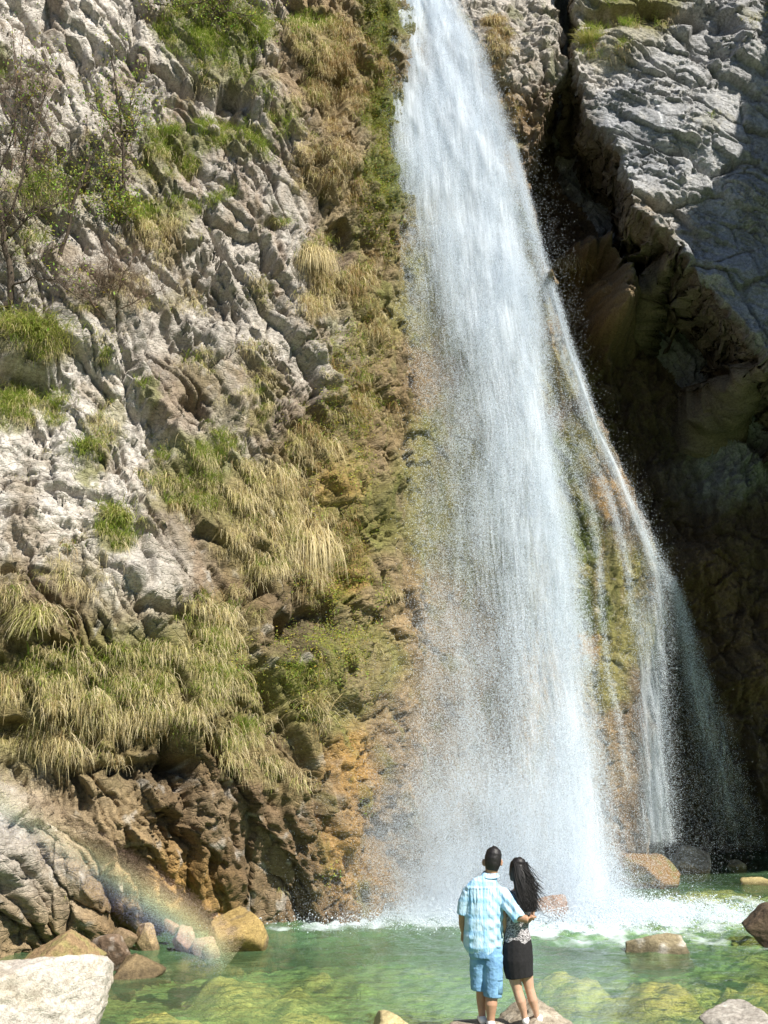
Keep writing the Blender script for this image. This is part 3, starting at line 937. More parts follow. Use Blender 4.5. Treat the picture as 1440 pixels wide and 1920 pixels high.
def spray_flow(fl, n, dens, seed, edge=0.06, depth=0.22, rmin=0.0024, rmax=0.0066, streak=(26, 0.55), spread=None):
    g = np.random.default_rng(seed)
    T = fl[2][-1]
    t = g.random(n) * T
    s = g.random(n) * 1.16 - 0.08
    k = bilerp(dens, t / T, s) * sstep(-0.08, edge, s) * sstep(1.08, 1 - edge, s)
    w1 = 0.04 * perlin2(s * 3, t * 0.5, seed)
    a = fbm2((s + w1) * streak[0] * 0.22, t * streak[1] * 0.9 + 2.0 * s, 4, seed + 1)
    c = fbm2((s + w1) * streak[0] * 0.9, t * streak[1] * 2.6, 4, seed + 5, 0.65)
    clump = np.clip(0.72 + 0.85 * a + 0.7 * c, 0.06, 1.6)
    keep = g.random(n) < k * clump / 2.2
    t, s = t[keep], s[keep]
    P, w = flow_at(fl, t, s)
    m = len(t)
    P[:, 1] += g.normal(0, 1, m) * depth * (0.5 + t / T) - 0.1 - 0.25 * a[keep]
    P[:, 0] += g.normal(0, 0.05, m)
    P[:, 2] += g.normal(0, 0.08, m)
    R = rmin + (rmax - rmin) * g.random(m) ** 3
    ok = P[:, 2] > 0.0
    return P[ok], R[ok]


QN = QUAL
P1, R1 = spray_flow(MAIN, int(6200000 * QN), DENS, 5)
# loose halo thrown off both flanks
HALO = flow([(150, 700, 960, 26.6), (400, 690, 1030, 26.0), (700, 705, 1060, 25.2), (1000, 700, 1085, 24.3), (1300, 690, 1130, 23.4), (1600, 660, 1190, 22.3), (1715, 620, 1220, 21.6)])
HD = [(.1, .1, .1, .15), (.15, .15, .2, .15), (.15, .2, .2, .1), (.2, .25, .3, .12), (.25, .3, .4, .2), (.4, .6, .6, .5), (.9, .9, .9, .8)]
P2, R2 = spray_flow(HALO, int(800000 * QN), HD, 15, edge=0.25, depth=0.35, rmin=0.003, rmax=0.009)
droplets('waterfall_spray', np.concatenate([P1, P2]), np.concatenate([R1, R2]), 'white falling droplets of the main waterfall', 'spray')

VEIL = flow([(270, 952, 962, 26.6), (400, 985, 1000, 26.1), (500, 1008, 1026, 25.9), (640, 1044, 1066, 25.6), (800, 1062, 1126, 25.4), (950, 1098, 1196, 25.5), (1090, 1122, 1256, 26.0), (1250, 1150, 1262, 26.1), (1400, 1172, 1268, 26.2), (1580, 1195, 1275, 26.4)])
VD = [(.4, .5, .6, .6, .6), (.3, .4, .5, .6, .6), (.3, .3, .5, .8, .9), (.15, .2, .4, 1.0, 1.5), (.35, .2, .2, .8, 1.9), (.7, .35, .25, .5, 1.9), (.5, .4, .3, .4, 1.7), (.3, .45, .6, .7, .9), (.25, .5, .9, .8, .35), (.25, .6, 1.0, .8, .2), (.3, .8, 1.1, .8, .2)]
P3a, R3a = spray_flow(VEIL, int(520000 * QN), VD, 25, depth=0.10, rmin=.0025, rmax=.0065, streak=(16, .3))
STREAMS = [[(835, 1046, 1062, 25.3), (900, 1070, 1094, 25.3), (960, 1094, 1120, 25.35), (1060, 1116, 1130, 25.4), (1160, 1122, 1134, 25.4), (1280, 1136, 1146, 25.4), (1370, 1158, 1168, 25.5), (1480, 1172, 1182, 25.6)],
           [(830, 1082, 1094, 25.3), (900, 1118, 1134, 25.3), (970, 1146, 1160, 25.4), (1080, 1168, 1184, 25.5), (1180, 1180, 1196, 25.6)],
           [(250, 945, 952, 26.7), (400, 982, 988, 26.2), (560, 1020, 1026, 25.8), (680, 1052, 1060, 25.6), (800, 1100, 1110, 25.4), (900, 1150, 1164, 25.4), (1000, 1196, 1212, 25.6), (1095, 1244, 1258, 26.0)],
           [(960, 1194, 1200, 25.6), (1050, 1216, 1224, 25.8), (1130, 1228, 1238, 25.9)]]
PS, RS = [P3a], [R3a]
for i, rows in enumerate(STREAMS):
    p, r = spray_flow(flow(rows), int((48000, 30000, 80000, 12000)[i] * QN), [(.5, .9, .5), (1.2, 1.8, 1.2), (.9, 1.3, .9), (.5, .9, .4)], 45 + i, edge=0.45, depth=0.06, rmin=.003, rmax=.007, streak=(5, 1.4))
    PS.append(p)
    RS.append(r)
# droplets thrown outward from the rib's edge
EDGE = flow([(260, 965, 1040, 26.5), (400, 995, 1085, 26.1), (560, 1030, 1095, 25.8), (700, 1060, 1120, 25.6), (900, 1150, 1215, 25.4), (1090, 1245, 1285, 26.0)])
p, r = spray_flow(EDGE, int(40000 * QN), [(.1, .05, .0, .0), (.9, .5, .2, .0), (1.2, .7, .4, .1), (1, .4, .15, .05), (1.2, .5, .2, .05), (1, .4, .2, .1)], 55, depth=.15, rmin=.0025, rmax=.006)
PS.append(p)
RS.append(r)
droplets('veil_spray', np.concatenate(PS), np.concatenate(RS), 'thin white veil of droplets running down the mossy rib', 'spray')

BLUE = flow([(1088, 1248, 1262, 26.2), (1150, 1258, 1292, 26.8), (1250, 1270, 1322, 27.4), (1350, 1285, 1362, 28.0), (1450, 1300, 1400, 28.6), (1590, 1320, 1440, 29.6)])
BD = [(.3, .5, .2), (.4, .9, .5), (.25, .9, .5), (.12, .8, .3), (.10, .7, .25), (.1, .55, .3)]
p4, r4 = spray_flow(BLUE, int(200000 * QN), BD, 65, edge=.2, depth=.25, rmin=.0025, rmax=.006, streak=(10, .5))
FAN = flow([(1130, 1225, 1262, 26.6), (1300, 1228, 1300, 27.4), (1450, 1232, 1330, 28), (1590, 1236, 1350, 28.5)])
p5, r5 = spray_flow(FAN, int(40000 * QN), [(.6, .6, .6)] * 4, 66, edge=.2, depth=.2, rmin=.003, rmax=.007, streak=(20, .1))
droplets('shaded_veil_spray', np.concatenate([p4, p5]), np.concatenate([r4, r5]), 'blue shaded veil of droplets falling into the dark cave', 'spray')

# mist drifting at the foot of the fall, splashes on the pool
g = np.random.default_rng(99)
n = int(1900000 * QN)
mxp = g.normal(0, 1, n)
px = np.where(g.random(n) < 0.7, 960 + 130 * mxp, 760 + 90 * mxp)
hgt = np.abs(g.normal(0, 1, n)) ** 1.2 * 1.35
Yd = 21.8 + g.normal(0, 0.9, n)
X = (px - 720) / FPX * (Yd * CP - 2.5 * SP)
Pm = np.stack([X, Yd, hgt], -1)
kk = 0.5 + 0.9 * fbm3(Pm, 0.7, 3, 1001)
keep = (g.random(n) < kk) & (hgt < 6) & (Pm[:, 1] > 19.6)
droplets('mist', Pm[keep], 0.0017 + 0.0022 * g.random(keep.sum()) ** 3, 'pale mist and fine spray drifting at the foot of the waterfall', 'mist')
n = int(70000 * QN)
ang, rr = g.random(n) * 6.283, np.abs(g.normal(0, 1, n))
Xs = foam_c.x + np.cos(ang) * rr * 2.4 + 0.3
Ys = foam_c.y + 0.2 + np.sin(ang) * rr * 0.8
Zs = np.abs(g.normal(0, 1, n)) * 0.16 * np.exp(-0.25 * rr) + 0.02
droplets('splash', np.stack([Xs, Ys, Zs], -1), 0.004 + 0.010 * g.random(n) ** 3, 'white splashing droplets where the waterfall meets the pool', 'splash')

# thin films of water behind the droplets: real sheets with holes
SHEET, nt, b = new_mat('falling_water')
out = nt.nodes['Material Output']
tr = N(nt, 'ShaderNodeBsdfTransparent')
df = N(nt, 'ShaderNodeBsdfDiffuse')
df.inputs[0].default_value = (.75, .81, .87, 1)
tl = N(nt, 'ShaderNodeBsdfTranslucent')
tl.inputs[0].default_value = (.75, .81, .87, 1)
m0 = N(nt, 'ShaderNodeMixShader')
m0.inputs[0].default_value = 0.35
nt.links.new(df.outputs[0], m0.inputs[1])
nt.links.new(tl.outputs[0], m0.inputs[2])
fa = N(nt, 'ShaderNodeAttribute', attribute_name='flow_density')
uvn = N(nt, 'ShaderNodeAttribute', attribute_name='flow_coord')
mp1 = N(nt, 'ShaderNodeMapping')
mp1.inputs['Scale'].default_value = (15.0, 0.9, 1)
nt.links.new(uvn.outputs[1], mp1.inputs[0])
n1 = N(nt, 'ShaderNodeTexNoise')
n1.inputs['Scale'].default_value = 1.0
n1.inputs['Detail'].default_value = 8
n1.inputs['Roughness'].default_value = 0.72
n1.inputs['Distortion'].default_value = 0.3
nt.links.new(mp1.outputs[0], n1.inputs['Vector'])
ad = N(nt, 'ShaderNodeMath', operation='ADD')
nt.links.new(n1.outputs[0], ad.inputs[0])
nt.links.new(fa.outputs[2], ad.inputs[1])
mr = N(nt, 'ShaderNodeMapRange')
mr.inputs[1].default_value, mr.inputs[2].default_value = 0.76, 1.36
mr.inputs[3].default_value, mr.inputs[4].default_value = 0.0, 0.92
nt.links.new(ad.outputs[0], mr.inputs[0])
ms = N(nt, 'ShaderNodeMixShader')
nt.links.new(mr.outputs[0], ms.inputs[0])
nt.links.new(tr.outputs[0], ms.inputs[1])
nt.links.new(m0.outputs[0], ms.inputs[2])
nt.links.new(ms.outputs[0], out.inputs['Surface'])


def sheet(name, fl, dens, ns, nt_, off, seed, label, gain=1.0, edge=.12, zmin=-0.05):
    T = fl[2][-1]
    s, t = np.meshgrid(np.linspace(-0.05, 1.05, ns), np.linspace(0, T, nt_))
    P, w = flow_at(fl, t.ravel(), s.ravel())
    a = fbm2(s * 7, t * 0.5, 3, seed).ravel()
    P[:, 1] += off + 0.25 * a
    d = bilerp(dens, t.ravel() / T, s.ravel()) * sstep(-0.05, edge, s.ravel()) * sstep(1.05, 1 - edge, s.ravel())
    i = np.arange(ns * nt_).reshape(nt_, ns)
    F = np.stack([i[:-1, :-1], i[:-1, 1:], i[1:, 1:], i[1:, :-1]], -1).reshape(-1, 4)
    o = np_mesh(name, P, F, SHEET, smooth=True)
    set_float(o, np.clip(d, 0, 2) * 0.5 * gain, 'flow_density')
    c = np.stack([s.ravel() * w + seed, t.ravel(), np.full(s.size, seed * 1.7)], -1)
    at_ = o.data.attributes.new('flow_coord', 'FLOAT_VECTOR', 'POINT')
    at_.data.foreach_set('vector', np.ascontiguousarray(c, np.float32).ravel())
    return tag(o, label, 'waterfall', kind='structure')


sheet('waterfall', MAIN, DENS, 60, 400, 0.15, 3, 'tall white main waterfall pouring down the cliff into the pool')
sheet('waterfall', MAIN, DENS, 60, 400, -0.25, 13, 'white front curtain of the tall main waterfall', 0.85)
sheet('waterfall_veil', VEIL, VD, 40, 300, 0.05, 6, 'thin side veil of the waterfall over the mossy rock rib', 1.15)
sheet('shaded_waterfall_veil', BLUE, BD, 24, 160, 0.0, 8, 'blue shaded side veil falling at the mouth of the cave', 0.95)

# ------------------------------------------------------------------ gorge wall on the right, outside the picture, that shades the cave
SHADOW_EDGE = [(1440, 262, 25.7), (1390, 300, 25.7), (1340, 350, 25.8), (1305, 410, 25.8), (1283, 462, 25.9), (1290, 515, 26.1), (1200, 560, 29), (1160, 700, 27.8), (1180, 850, 30.5), (1254, 1092, 26.1), (1262, 1300, 26.4), (1262, 1500, 26.8), (1340, 1596, 30)]
XW = 15.0
WALLQ = []
for px, py, Y in SHADOW_EDGE:
    w = at(px, py, Y)
    t = (XW - w.x) / SUN.x
    q = w + SUN * t
    WALLQ.append((q.y, q.z))
XP = [(y, z) for y, z in WALLQ]
fin_out = [XP[0], XP[1], XP[2], XP[3], XP[4], (XP[4][0] - .35, XP[4][1] - 2.0), (XP[9][0], (XP[4][1] + XP[9][1]) / 2 - 1), XP[9], XP[10], XP[11], ((XP[11][0] + XP[12][0]) / 2, (XP[11][1] + XP[12][1]) / 2), XP[12],
           (27.5, XP[12][1] - 2.5), (33.0, 4.0), (37.0, 2.0), (38.0, 32.0), (25.0, 31.0)]
fin_out = [Vector(p) for p in fin_out]
# densify the outline, then close it with two rough flanks
dens_out = []
for i in range(len(fin_out)):
    a, b_ = fin_out[i], fin_out[(i + 1) % len(fin_out)]
    k = max(1, int((b_ - a).length / 0.5))
    dens_out += [a.lerp(b_, j / k) for j in range(k)]
bm = bmesh.new()
rings = []
for x, sc in ((XW - 0.9, 0.90), (XW - 0.5, 0.97), (XW, 1.0), (XW + 1.2, 0.99), (XW + 3.5, 0.96)):
    c = Vector((27.0, 18.0))
    rings.append([bm.verts.new((x, *(c + (p - c) * sc))) for p in dens_out])
for r0, r1 in zip(rings, rings[1:]):
    for i in range(len(r0)):
        j = (i + 1) % len(r0)
        bm.faces.new((r0[i], r0[j], r1[j], r1[i]))
for r, flip in ((rings[0], False), (rings[-1], True)):
    cc = [bm.verts.new((r[0].co.x + (-0.3 if not flip else .3), 27.0 + (v.co.y - 27) * .55, 18.0 + (v.co.z - 18) * .55)) for v in r]
    for i in range(len(r)):
        j = (i + 1) % len(r)
        bm.faces.new((r[i], cc[i], cc[j], r[j]) if flip else (r[j], cc[j], cc[i], r[i]))
    bm.faces.new(cc if not flip else cc[::-1])
bmesh.ops.recalc_face_normals(bm, faces=bm.faces)
bmesh.ops.triangulate(bm, faces=bm.faces)
bmesh.ops.subdivide_edges(bm, edges=bm.edges, cuts=1, use_grid_fill=True)
me = bpy.data.meshes.new('rock_spur')
bm.to_mesh(me)
bm.free()
co = np.zeros(len(me.vertices) * 3, np.float32)
me.vertices.foreach_get('co', co)
co = co.reshape(-1, 3)
co += 0.22 * np.stack([fbm3(co, 0.8, 4, 1101 + 10 * k) for k in range(3)], -1)
me.vertices.foreach_set('co', co.ravel())
me.update()
me.materials.append(ROCK)
spur = bpy.data.objects.new('rock_spur', me)
COL.objects.link(spur)
set_color(spur, np.array((.36, .34, .31)) * (1 + .3 * fbm3(co, 1.5, 4, 1151))[:, None])
tag(spur, 'overhanging grey rock spur of the gorge wall that shades the cave', 'cliff', kind='structure')


# ------------------------------------------------------------------ boulders
def ico(sub):
    bm = bmesh.new()
    bmesh.ops.create_icosphere(bm, subdivisions=sub, radius=1)
    V = np.array([v.co[:] for v in bm.verts])
    F = np.array([[v.index for v in f.verts] for f in bm.faces])
    bm.free()
    return V, F


ICO = {4: ico(4), 5: ico(5), 6: ico(6)}


def boulder(label, x0, y0, x1, y1, Y, col, seed, sub=5, sink=0.35, depth=None, planes=13, col2=None, rough=1.0, flat=0.0, yaw=None, smooth=False):
    """A boulder that fills the picture box x0..x1, y0..y1 when it stands at distance Y; the lowest share `sink` is under water or ground."""
    V, F = ICO[sub]
    g = np.random.default_rng(seed)
    nrm = g.normal(0, 1, (planes, 3))
    nrm /= np.linalg.norm(nrm, axis=1, keepdims=True)
    dist = 0.52 + 0.36 * g.random(planes)
    dots = V @ nrm.T
    r = np.min(np.where(dots > 0.05, dist / np.maximum(dots, 0.05), 9), axis=1)
    r = np.minimum(r, 1.15)
    P = V * r[:, None]
    P += rough * 0.065 * np.stack([fbm3(P + seed, 1.6, 5, 1201 + 9 * k, 0.6) for k in range(3)], -1)
    P += rough * 0.05 * np.stack([fbm3(P + seed, 6.0, 4, 1301 + 9 * k, 0.6) for k in range(3)], -1)
    if flat:
        P[:, 2] = np.where(P[:, 2] > 1 - flat, (1 - flat) + (P[:, 2] - 1 + flat) * 0.25, P[:, 2])
    lo, hi = P.min(0), P.max(0)
    P = (P - (lo + hi) / 2) / (hi - lo)
    if Y is None or Y < 0:
        Y = on_water(720, y1).y + 0.3 * (x1 - x0) / FPX * 18
    a, b_ = at(x0, y1, Y), at(x1, y1, Y)
    top = at((x0 + x1) / 2, y0, Y)
    w = b_.x - a.x
    h = (top.z - a.z) / (1 - sink)
    d = depth or 0.85 * w
    P = P * np.array((w, d, h))
    c = Vector(((a.x + b_.x) / 2, Y, top.z - h / 2))
    o = np_mesh('boulder', P, F, STONE, smooth=smooth)
    o.location = c
    n1 = fbm3(P * (1.6 / w), 3.0, 4, 1401 + seed)
    n2 = fbm3(P * (1.6 / w), 9.0, 4, 1431 + seed)
    base = np.array(col) * (1 + 0.35 * n1 + 0.25 * n2)[:, None]
    if col2 is not None:
        k = (sstep(0.0, 0.35, n1 + 0.15 * n2))[:, None]
        base = base * (1 - k) + np.array(col2) * (1 + .3 * n2)[:, None] * k
    zw = P[:, 2] + c.z + .03 * n1
    wetk = (1 - 0.45 * sstep(.16, .05, zw))[:, None]          # wet below the splash line
    set_color(o, base * wetk)
    return tag(o, label, 'boulder', group='boulders in and around the pool')


PALEB, BRN, GOLD, PINK, GREY = (.52, .47, .41), (.22, .16, .09), (.34, .24, .09), (.36, .24, .18), (.27, .25, .22)
boulder('huge pale sunlit boulder in the lower corner, in front of the pool', -150, 1782, 190, 2060, 13.2, PALEB, 3, 6, .1, 2.2, 11, (.40, .35, .28), 1.0)
boulder('golden brown block with a steep front standing at the pool edge under the cliff', 388, 1702, 504, 1788, -1, GOLD, 22, 5, .25, None, 10, (.20, .15, .08))
boulder('pinkish rounded stone between the small shore stones and the golden block', 322, 1732, 372, 1786, -1, PINK, 8, 5, .2, None, 12)
boulder('small pink stone at the foot of the golden block', 358, 1756, 405, 1792, -1, (.30, .20, .15), 9, 4, .25)
boulder('tan angular stone beside the pinkish rounded stone', 250, 1728, 300, 1784, 18.2, (.33, .24, .13), 10, 5, .2)
boulder('tiny reddish stone perched above the pinkish rounded stone', 305, 1722, 335, 1752, 18.6, (.34, .2, .14), 11, 4, .1)
boulder('dark brown stone flecked with white next to the low wet slab', 168, 1748, 252, 1822, -1, (.19, .13, .085), 12, 5, .2, None, 12, (.36, .31, .26))
boulder('broad brown boulder directly behind the huge pale one', 36, 1742, 185, 1846, -1, (.28, .19, .10), 13, 6, .2, 1.1, 12, (.26, .22, .09))
boulder('low wet brown slab sloping into the green water', 212, 1788, 308, 1836, -1, (.22, .16, .085), 14, 5, .35, None, 12, (.15, .11, .06))
boulder('small olive stone wedged below the white flecked stone', 172, 1804, 212, 1836, -1, (.27, .24, .09), 15, 4, .25)
boulder('small brown stone at the waterline beneath the cliff, left of the golden block', 378, 1766, 412, 1798, -1, (.25, .18, .11), 16, 4, .3)
boulder('dull brown stone on the shore beside the tan angular stone', 208, 1738, 258, 1772, 18.0, (.24, .17, .10), 17, 4, .2)
boulder('reddish boulder veiled by spray beside the woman', 1000, 1676, 1068, 1718, 21.2, (.30, .19, .13), 18, 5, .3)
boulder('orange brown boulder with a sloping back at the right foot of the waterfall', 1150, 1600, 1280, 1672, 26.2, (.19, .115, .045), 19, 5, .2, None, 10, (.13, .12, .04))
boulder('tall dark grey boulder wrapped in spray behind the orange brown one', 1176, 1562, 1252, 1640, 28.4, (.15, .135, .12), 20, 5, .15)
boulder('flat topped tan boulder at the mouth of the dark cave', 1250, 1586, 1337, 1632, 29.3, (.33, .26, .17), 25, 5, .3, None, 9)
boulder('speckled wedge shaped rock standing out of the pool', 1172, 1750, 1297, 1802, 18.1, (.24, .20, .12), 28, 5, .35, .7, 9, (.45, .42, .36))
boulder('dark brown rounded boulder cut off by the edge of the picture', 1396, 1688, 1520, 1782, 18.6, (.10, .07, .045), 23, 5, .2, None, 12)
STAND = boulder('rough speckled rock under the feet of the woman', 922, 1880, 1104, 2000, 12.7, (.34, .29, .22), 24, 6, .1, 1.2, 14, (.46, .41, .33), 1.0, 0.05)
boulder('low rock at the bottom edge under the shoes of the man', 830, 1917, 975, 2010, 12.5, (.32, .27, .20), 33, 5, .1, 1.1, 12, (.42, .37, .30), .7, 0.3)
boulder('grey rock at the near shore, right of the couple', 1312, 1886, 1500, 1990, 12.9, (.34, .31, .27), 26, 6, .1, 1.0, 12, (.46, .43, .38))
boulder('pale yellow flat stone just breaking the surface left of the couple', 690, 1894, 800, 1945, 12.7, (.46, .38, .20), 27, 5, .4, .5, 12)
boulder('small tan stone in the shallows in front of the cave', 1362, 1612, 1400, 1630, 30.5, (.42, .34, .18), 29, 4, .4)
boulder('yellowish flat stone in the far shallows by the picture edge', 1388, 1644, 1452, 1664, 26.5, (.40, .33, .15), 30, 4, .5)

# ------------------------------------------------------------------ grass, moss
def blade_set(n, L, W, out, droop, spread, colors, seed, lean=0.6):
    """One tussock: n bent ribbons from one root, leaning out towards -Y and falling under their weight. V, F, C."""
    g = random.Random(seed)
    V, F, C = [], [], []
    for i in range(n):
        yaw = g.gauss(0, 0.9) - math.pi / 2
        l = L * (0.55 + 0.75 * g.random())
        w = W * (0.7 + 0.6 * g.random())
        d = Vector((math.cos(yaw) * out * g.uniform(.4, 1.3), math.sin(yaw) * out * g.uniform(.4, 1.3), lean * g.uniform(.3, 1.4)))
        p = Vector((g.gauss(0, spread), g.gauss(0, spread * .3), g.gauss(0, spread * .5)))
        side = Vector((math.cos(yaw + 1.57 + g.gauss(0, .5)), math.sin(yaw + 1.57), 0))
        c = g.choice(colors)
        kk = g.uniform(.72, 1.2)
        c = tuple(x * kk for x in c)
        k = len(V)
        segs = 4
        for s in range(segs + 1):
            ww = w * (1 - 0.85 * (s / segs) ** 1.5)
            V += [p - side * ww, p + side * ww]
            C += [c, c]
            if s < segs:
                p = p + d.normalized() * (l / segs)
                d = d.normalized() + Vector((0, 0, -droop * g.uniform(.7, 1.3)))
        for s in range(segs):
            a = k + 2 * s
            F.append((a, a + 1, a + 3, a + 2))
    return np.array([v[:] for v in V]), np.array(F), np.array(C)


def leaf_set(n, R, size, colors, seed, flat=0.45):
    g = random.Random(seed)
    V, F, C = [], [], []
    for i in range(n):
        p = Vector((g.gauss(0, R), g.gauss(0, R * flat), g.gauss(0, R)))
        u = Vector((g.gauss(0, 1), g.gauss(0, 1), g.gauss(0, 1))).normalized()
        v = u.orthogonal().normalized()
        s = size * g.uniform(.6, 1.4)
        c = tuple(x * g.uniform(.7, 1.3) for x in g.choice(colors))
        k = len(V)
        V += [p - u * s, p + v * s * .45, p + u * s, p - v * s * .45]
        C += [c] * 4
        F.append((k, k + 1, k + 2, k + 3))
    return np.array([q[:] for q in V]), np.array(F), np.array(C)


def leafy_mat(name, trans=0.35):
    m, nt, b = new_mat(name)
    a = N(nt, 'ShaderNodeAttribute', attribute_name='tint')
    nt.links.new(a.outputs[0], b.inputs['Base Color'])
    b.inputs['Roughness'].default_value = 0.6
    b.inputs['Specular IOR Level'].default_value = 0.25
    t = N(nt, 'ShaderNodeBsdfTranslucent')
    nt.links.new(a.outputs[0], t.inputs[0])
    mx = N(nt, 'ShaderNodeMixShader')
    mx.inputs[0].default_value = trans
    nt.links.new(b.outputs[0], mx.inputs[1])
    nt.links.new(t.outputs[0], mx.inputs[2])
    nt.links.new(mx.outputs[0], nt.nodes['Material Output'].inputs['Surface'])
    return m


GRASSM = leafy_mat('grass_blade')
STRAW = [(.60, .51, .29), (.68, .58, .37), (.54, .44, .22), (.44, .35, .17), (.58, .50, .25)]
RUST = [(.28, .18, .065), (.36, .24, .09), (.20, .13, .05), (.44, .33, .16)]
GREEN = [(.24, .33, .05), (.32, .40, .07), (.18, .27, .035), (.38, .41, .10), (.46, .44, .17)]
OLIV = [(.44, .41, .14), (.54, .48, .22), (.34, .34, .09), (.30, .35, .07)]
MOSSC = [(.24, .27, .04), (.16, .20, .03), (.32, .30, .05)]

PROTO = bpy.data.collections.new('tussock_kinds')
TUFTS = []
for k in range(3):
    TUFTS.append(('a_hanging', blade_set(22, .42, .0042, .32, 1.0, .16, STRAW if k else STRAW[:3] + OLIV[:2], 100 + k, .18)))
for k in range(2):
    TUFTS.append(('b_rust', blade_set(24, .48, .0042, .26, 1.3, .15, RUST, 110 + k, .12)))
for k in range(3):
    TUFTS.append(('c_green', blade_set(30, .22, .0055, .55, .35, .14, GREEN, 120 + k, .7)))
for k in range(2):
    TUFTS.append(('d_olive', blade_set(26, .34, .005, .42, .8, .15, OLIV + STRAW[:2], 130 + k, .3)))
for k in range(2):
    TUFTS.append(('e_moss', leaf_set(90, .12, .022, MOSSC, 140 + k)))
for i, (nm, (V, F, C)) in enumerate(TUFTS):
    o = np_mesh('tussock_%02d' % i, V, F, GRASSM, link=False)
    set_color(o, C)
    PROTO.objects.link(o)

gng = bpy.data.node_groups.new('tussocks', 'GeometryNodeTree')
gng.interface.new_socket('Geometry', in_out='INPUT', socket_type='NodeSocketGeometry')
gng.interface.new_socket('Geometry', in_out='OUTPUT', socket_type='NodeSocketGeometry')
gi, go = gng.nodes.new('NodeGroupInput'), gng.nodes.new('NodeGroupOutput')
ci = gng.nodes.new('GeometryNodeCollectionInfo')
ci.inputs['Collection'].default_value = PROTO
ci.inputs['Separate Children'].default_value = True
ci.inputs['Reset Children'].default_value = True
ip = gng.nodes.new('GeometryNodeInstanceOnPoints')
ip.inputs['Pick Instance'].default_value = True


def named(tree, name, dt):
    n = tree.nodes.new('GeometryNodeInputNamedAttribute')
    n.data_type = dt
    n.inputs['Name'].default_value = name
    return n.outputs['Attribute']


gng.links.new(gi.outputs[0], ip.inputs['Points'])
gng.links.new(ci.outputs[0], ip.inputs['Instance'])
gng.links.new(named(gng, 'kind', 'INT'), ip.inputs['Instance Index'])
gng.links.new(named(gng, 'rot', 'FLOAT_VECTOR'), ip.inputs['Rotation'])
gng.links.new(named(gng, 'scl', 'FLOAT'), ip.inputs['Scale'])
gng.links.new(ip.outputs[0], go.inputs[0])


def scatter(name, P, yaw, scl, kind, label, cat):
    me = bpy.data.meshes.new(name)
    me.vertices.add(len(P))
    me.vertices.foreach_set('co', np.ascontiguousarray(P, np.float32).ravel())
    o = bpy.data.objects.new(name, me)
    COL.objects.link(o)
    set_float(o, scl, 'scl')
    a = me.attributes.new('kind', 'INT', 'POINT')
    a.data.foreach_set('value', np.ascontiguousarray(kind, np.int32))
    a = me.attributes.new('rot', 'FLOAT_VECTOR', 'POINT')
    r = np.zeros((len(P), 3), np.float32)
    r[:, 2] = yaw
    r[:, 0] = RNG.normal(0, .12, len(P))
    a.data.foreach_set('vector', r.ravel())
    md = o.modifiers.new('tussocks', 'NODES')
    md.node_group = gng
    return tag(o, label, cat, kind='stuff')


def pick(weight, n):
    w = np.clip(weight, 0, None).ravel()
    c = np.cumsum(w)
    return np.searchsorted(c, RNG.random(n) * c[-1])


cell = np.outer(np.gradient(ZS), np.gradient(XS))
ledge = 0.25 + sstep(-0.25, 0.45, NRM[..., 2])
patch = sstep(0.02, 0.26, fbm2(GX * 2.1, GZ * 1.5, 4, 751, 0.65) + 0.22 * (gw - 0.65))
inview = sstep(-160, -60, PX) * sstep(1600, 1500, PX) * sstep(-220, -120, PY)
onland = (1 - np.clip(Z_back, 0, 1) * 0.7) * sstep(0.2, .6, GZ) * inview
wbase = (gw ** 1.3) * ledge * patch * cell * onland
rust = np.clip(sstep(560, 640, qx) * sstep(760, 700, qx) + sstep(860, 900, qx), 0, 1)
F3, N3 = P3.reshape(-1, 3), NRM.reshape(-1, 3)
yaw_all = np.arctan2(N3[:, 0], -N3[:, 1])


def put(name, weight, n, kinds, smin, smax, label, cat, sink=0.02):
    i = pick(weight, n)
    P = F3[i] - N3[i] * sink + RNG.normal(0, .012, (n, 3))
    yaw = np.clip(yaw_all[i], -1.0, 1.0) * 0.6 + RNG.normal(0, .35, n)
    return scatter(name, P, yaw, smin + (smax - smin) * RNG.random(n) ** 1.5, RNG.choice(kinds, n), label, cat)


dry = wbase * (1 - gg) ** 1.3
put('dry_grass', dry * (1 - 0.75 * rust), 2900, [0, 1, 2], .3, 1.1, 'pale straw coloured dry grass hanging down the sunlit cliff', 'grass')
put('brown_grass', dry * (0.06 + rust), 900, [3, 4, 3, 4, 0], .4, 1.1, 'rusty brown dead grass hanging beside the waterfall', 'grass')
put('green_grass', wbase * gg ** 1.2, 2800, [5, 6, 7], .4, 1.2, 'fresh green grass growing on the ledges of the cliff', 'grass')
put('olive_grass', (wbase + 0.05 * cell * onland * Z_left * sstep(.1, .5, NRM[..., 2])) * (0.3 + gg * (1 - gg) * 3), 1500, [8, 9], .3, .9, 'mixed green and yellow grass tufts on the cliff', 'grass')
mossw = cell * onland * (np.exp(-(((qx - 712) / 24) ** 2)) * sstep(520, 380, qy) + 0.8 * np.exp(-(((qx - 640) / 45) ** 2 + ((qy - 1110) / 90) ** 2)) + 0.6 * np.exp(-(((qx - 580) / 90) ** 2 + ((qy - 1260) / 60) ** 2)) + 0.4 * np.exp(-(((qx - 650) / 60) ** 2 + ((qy - 780) / 150) ** 2)) + .25 * mossn * Z_tufa * sstep(740, 690, qx))
put('moss', mossw, 2200, [10, 11], .4, 1.1, 'yellow green moss and small leaves on the damp rock by the waterfall', 'moss')

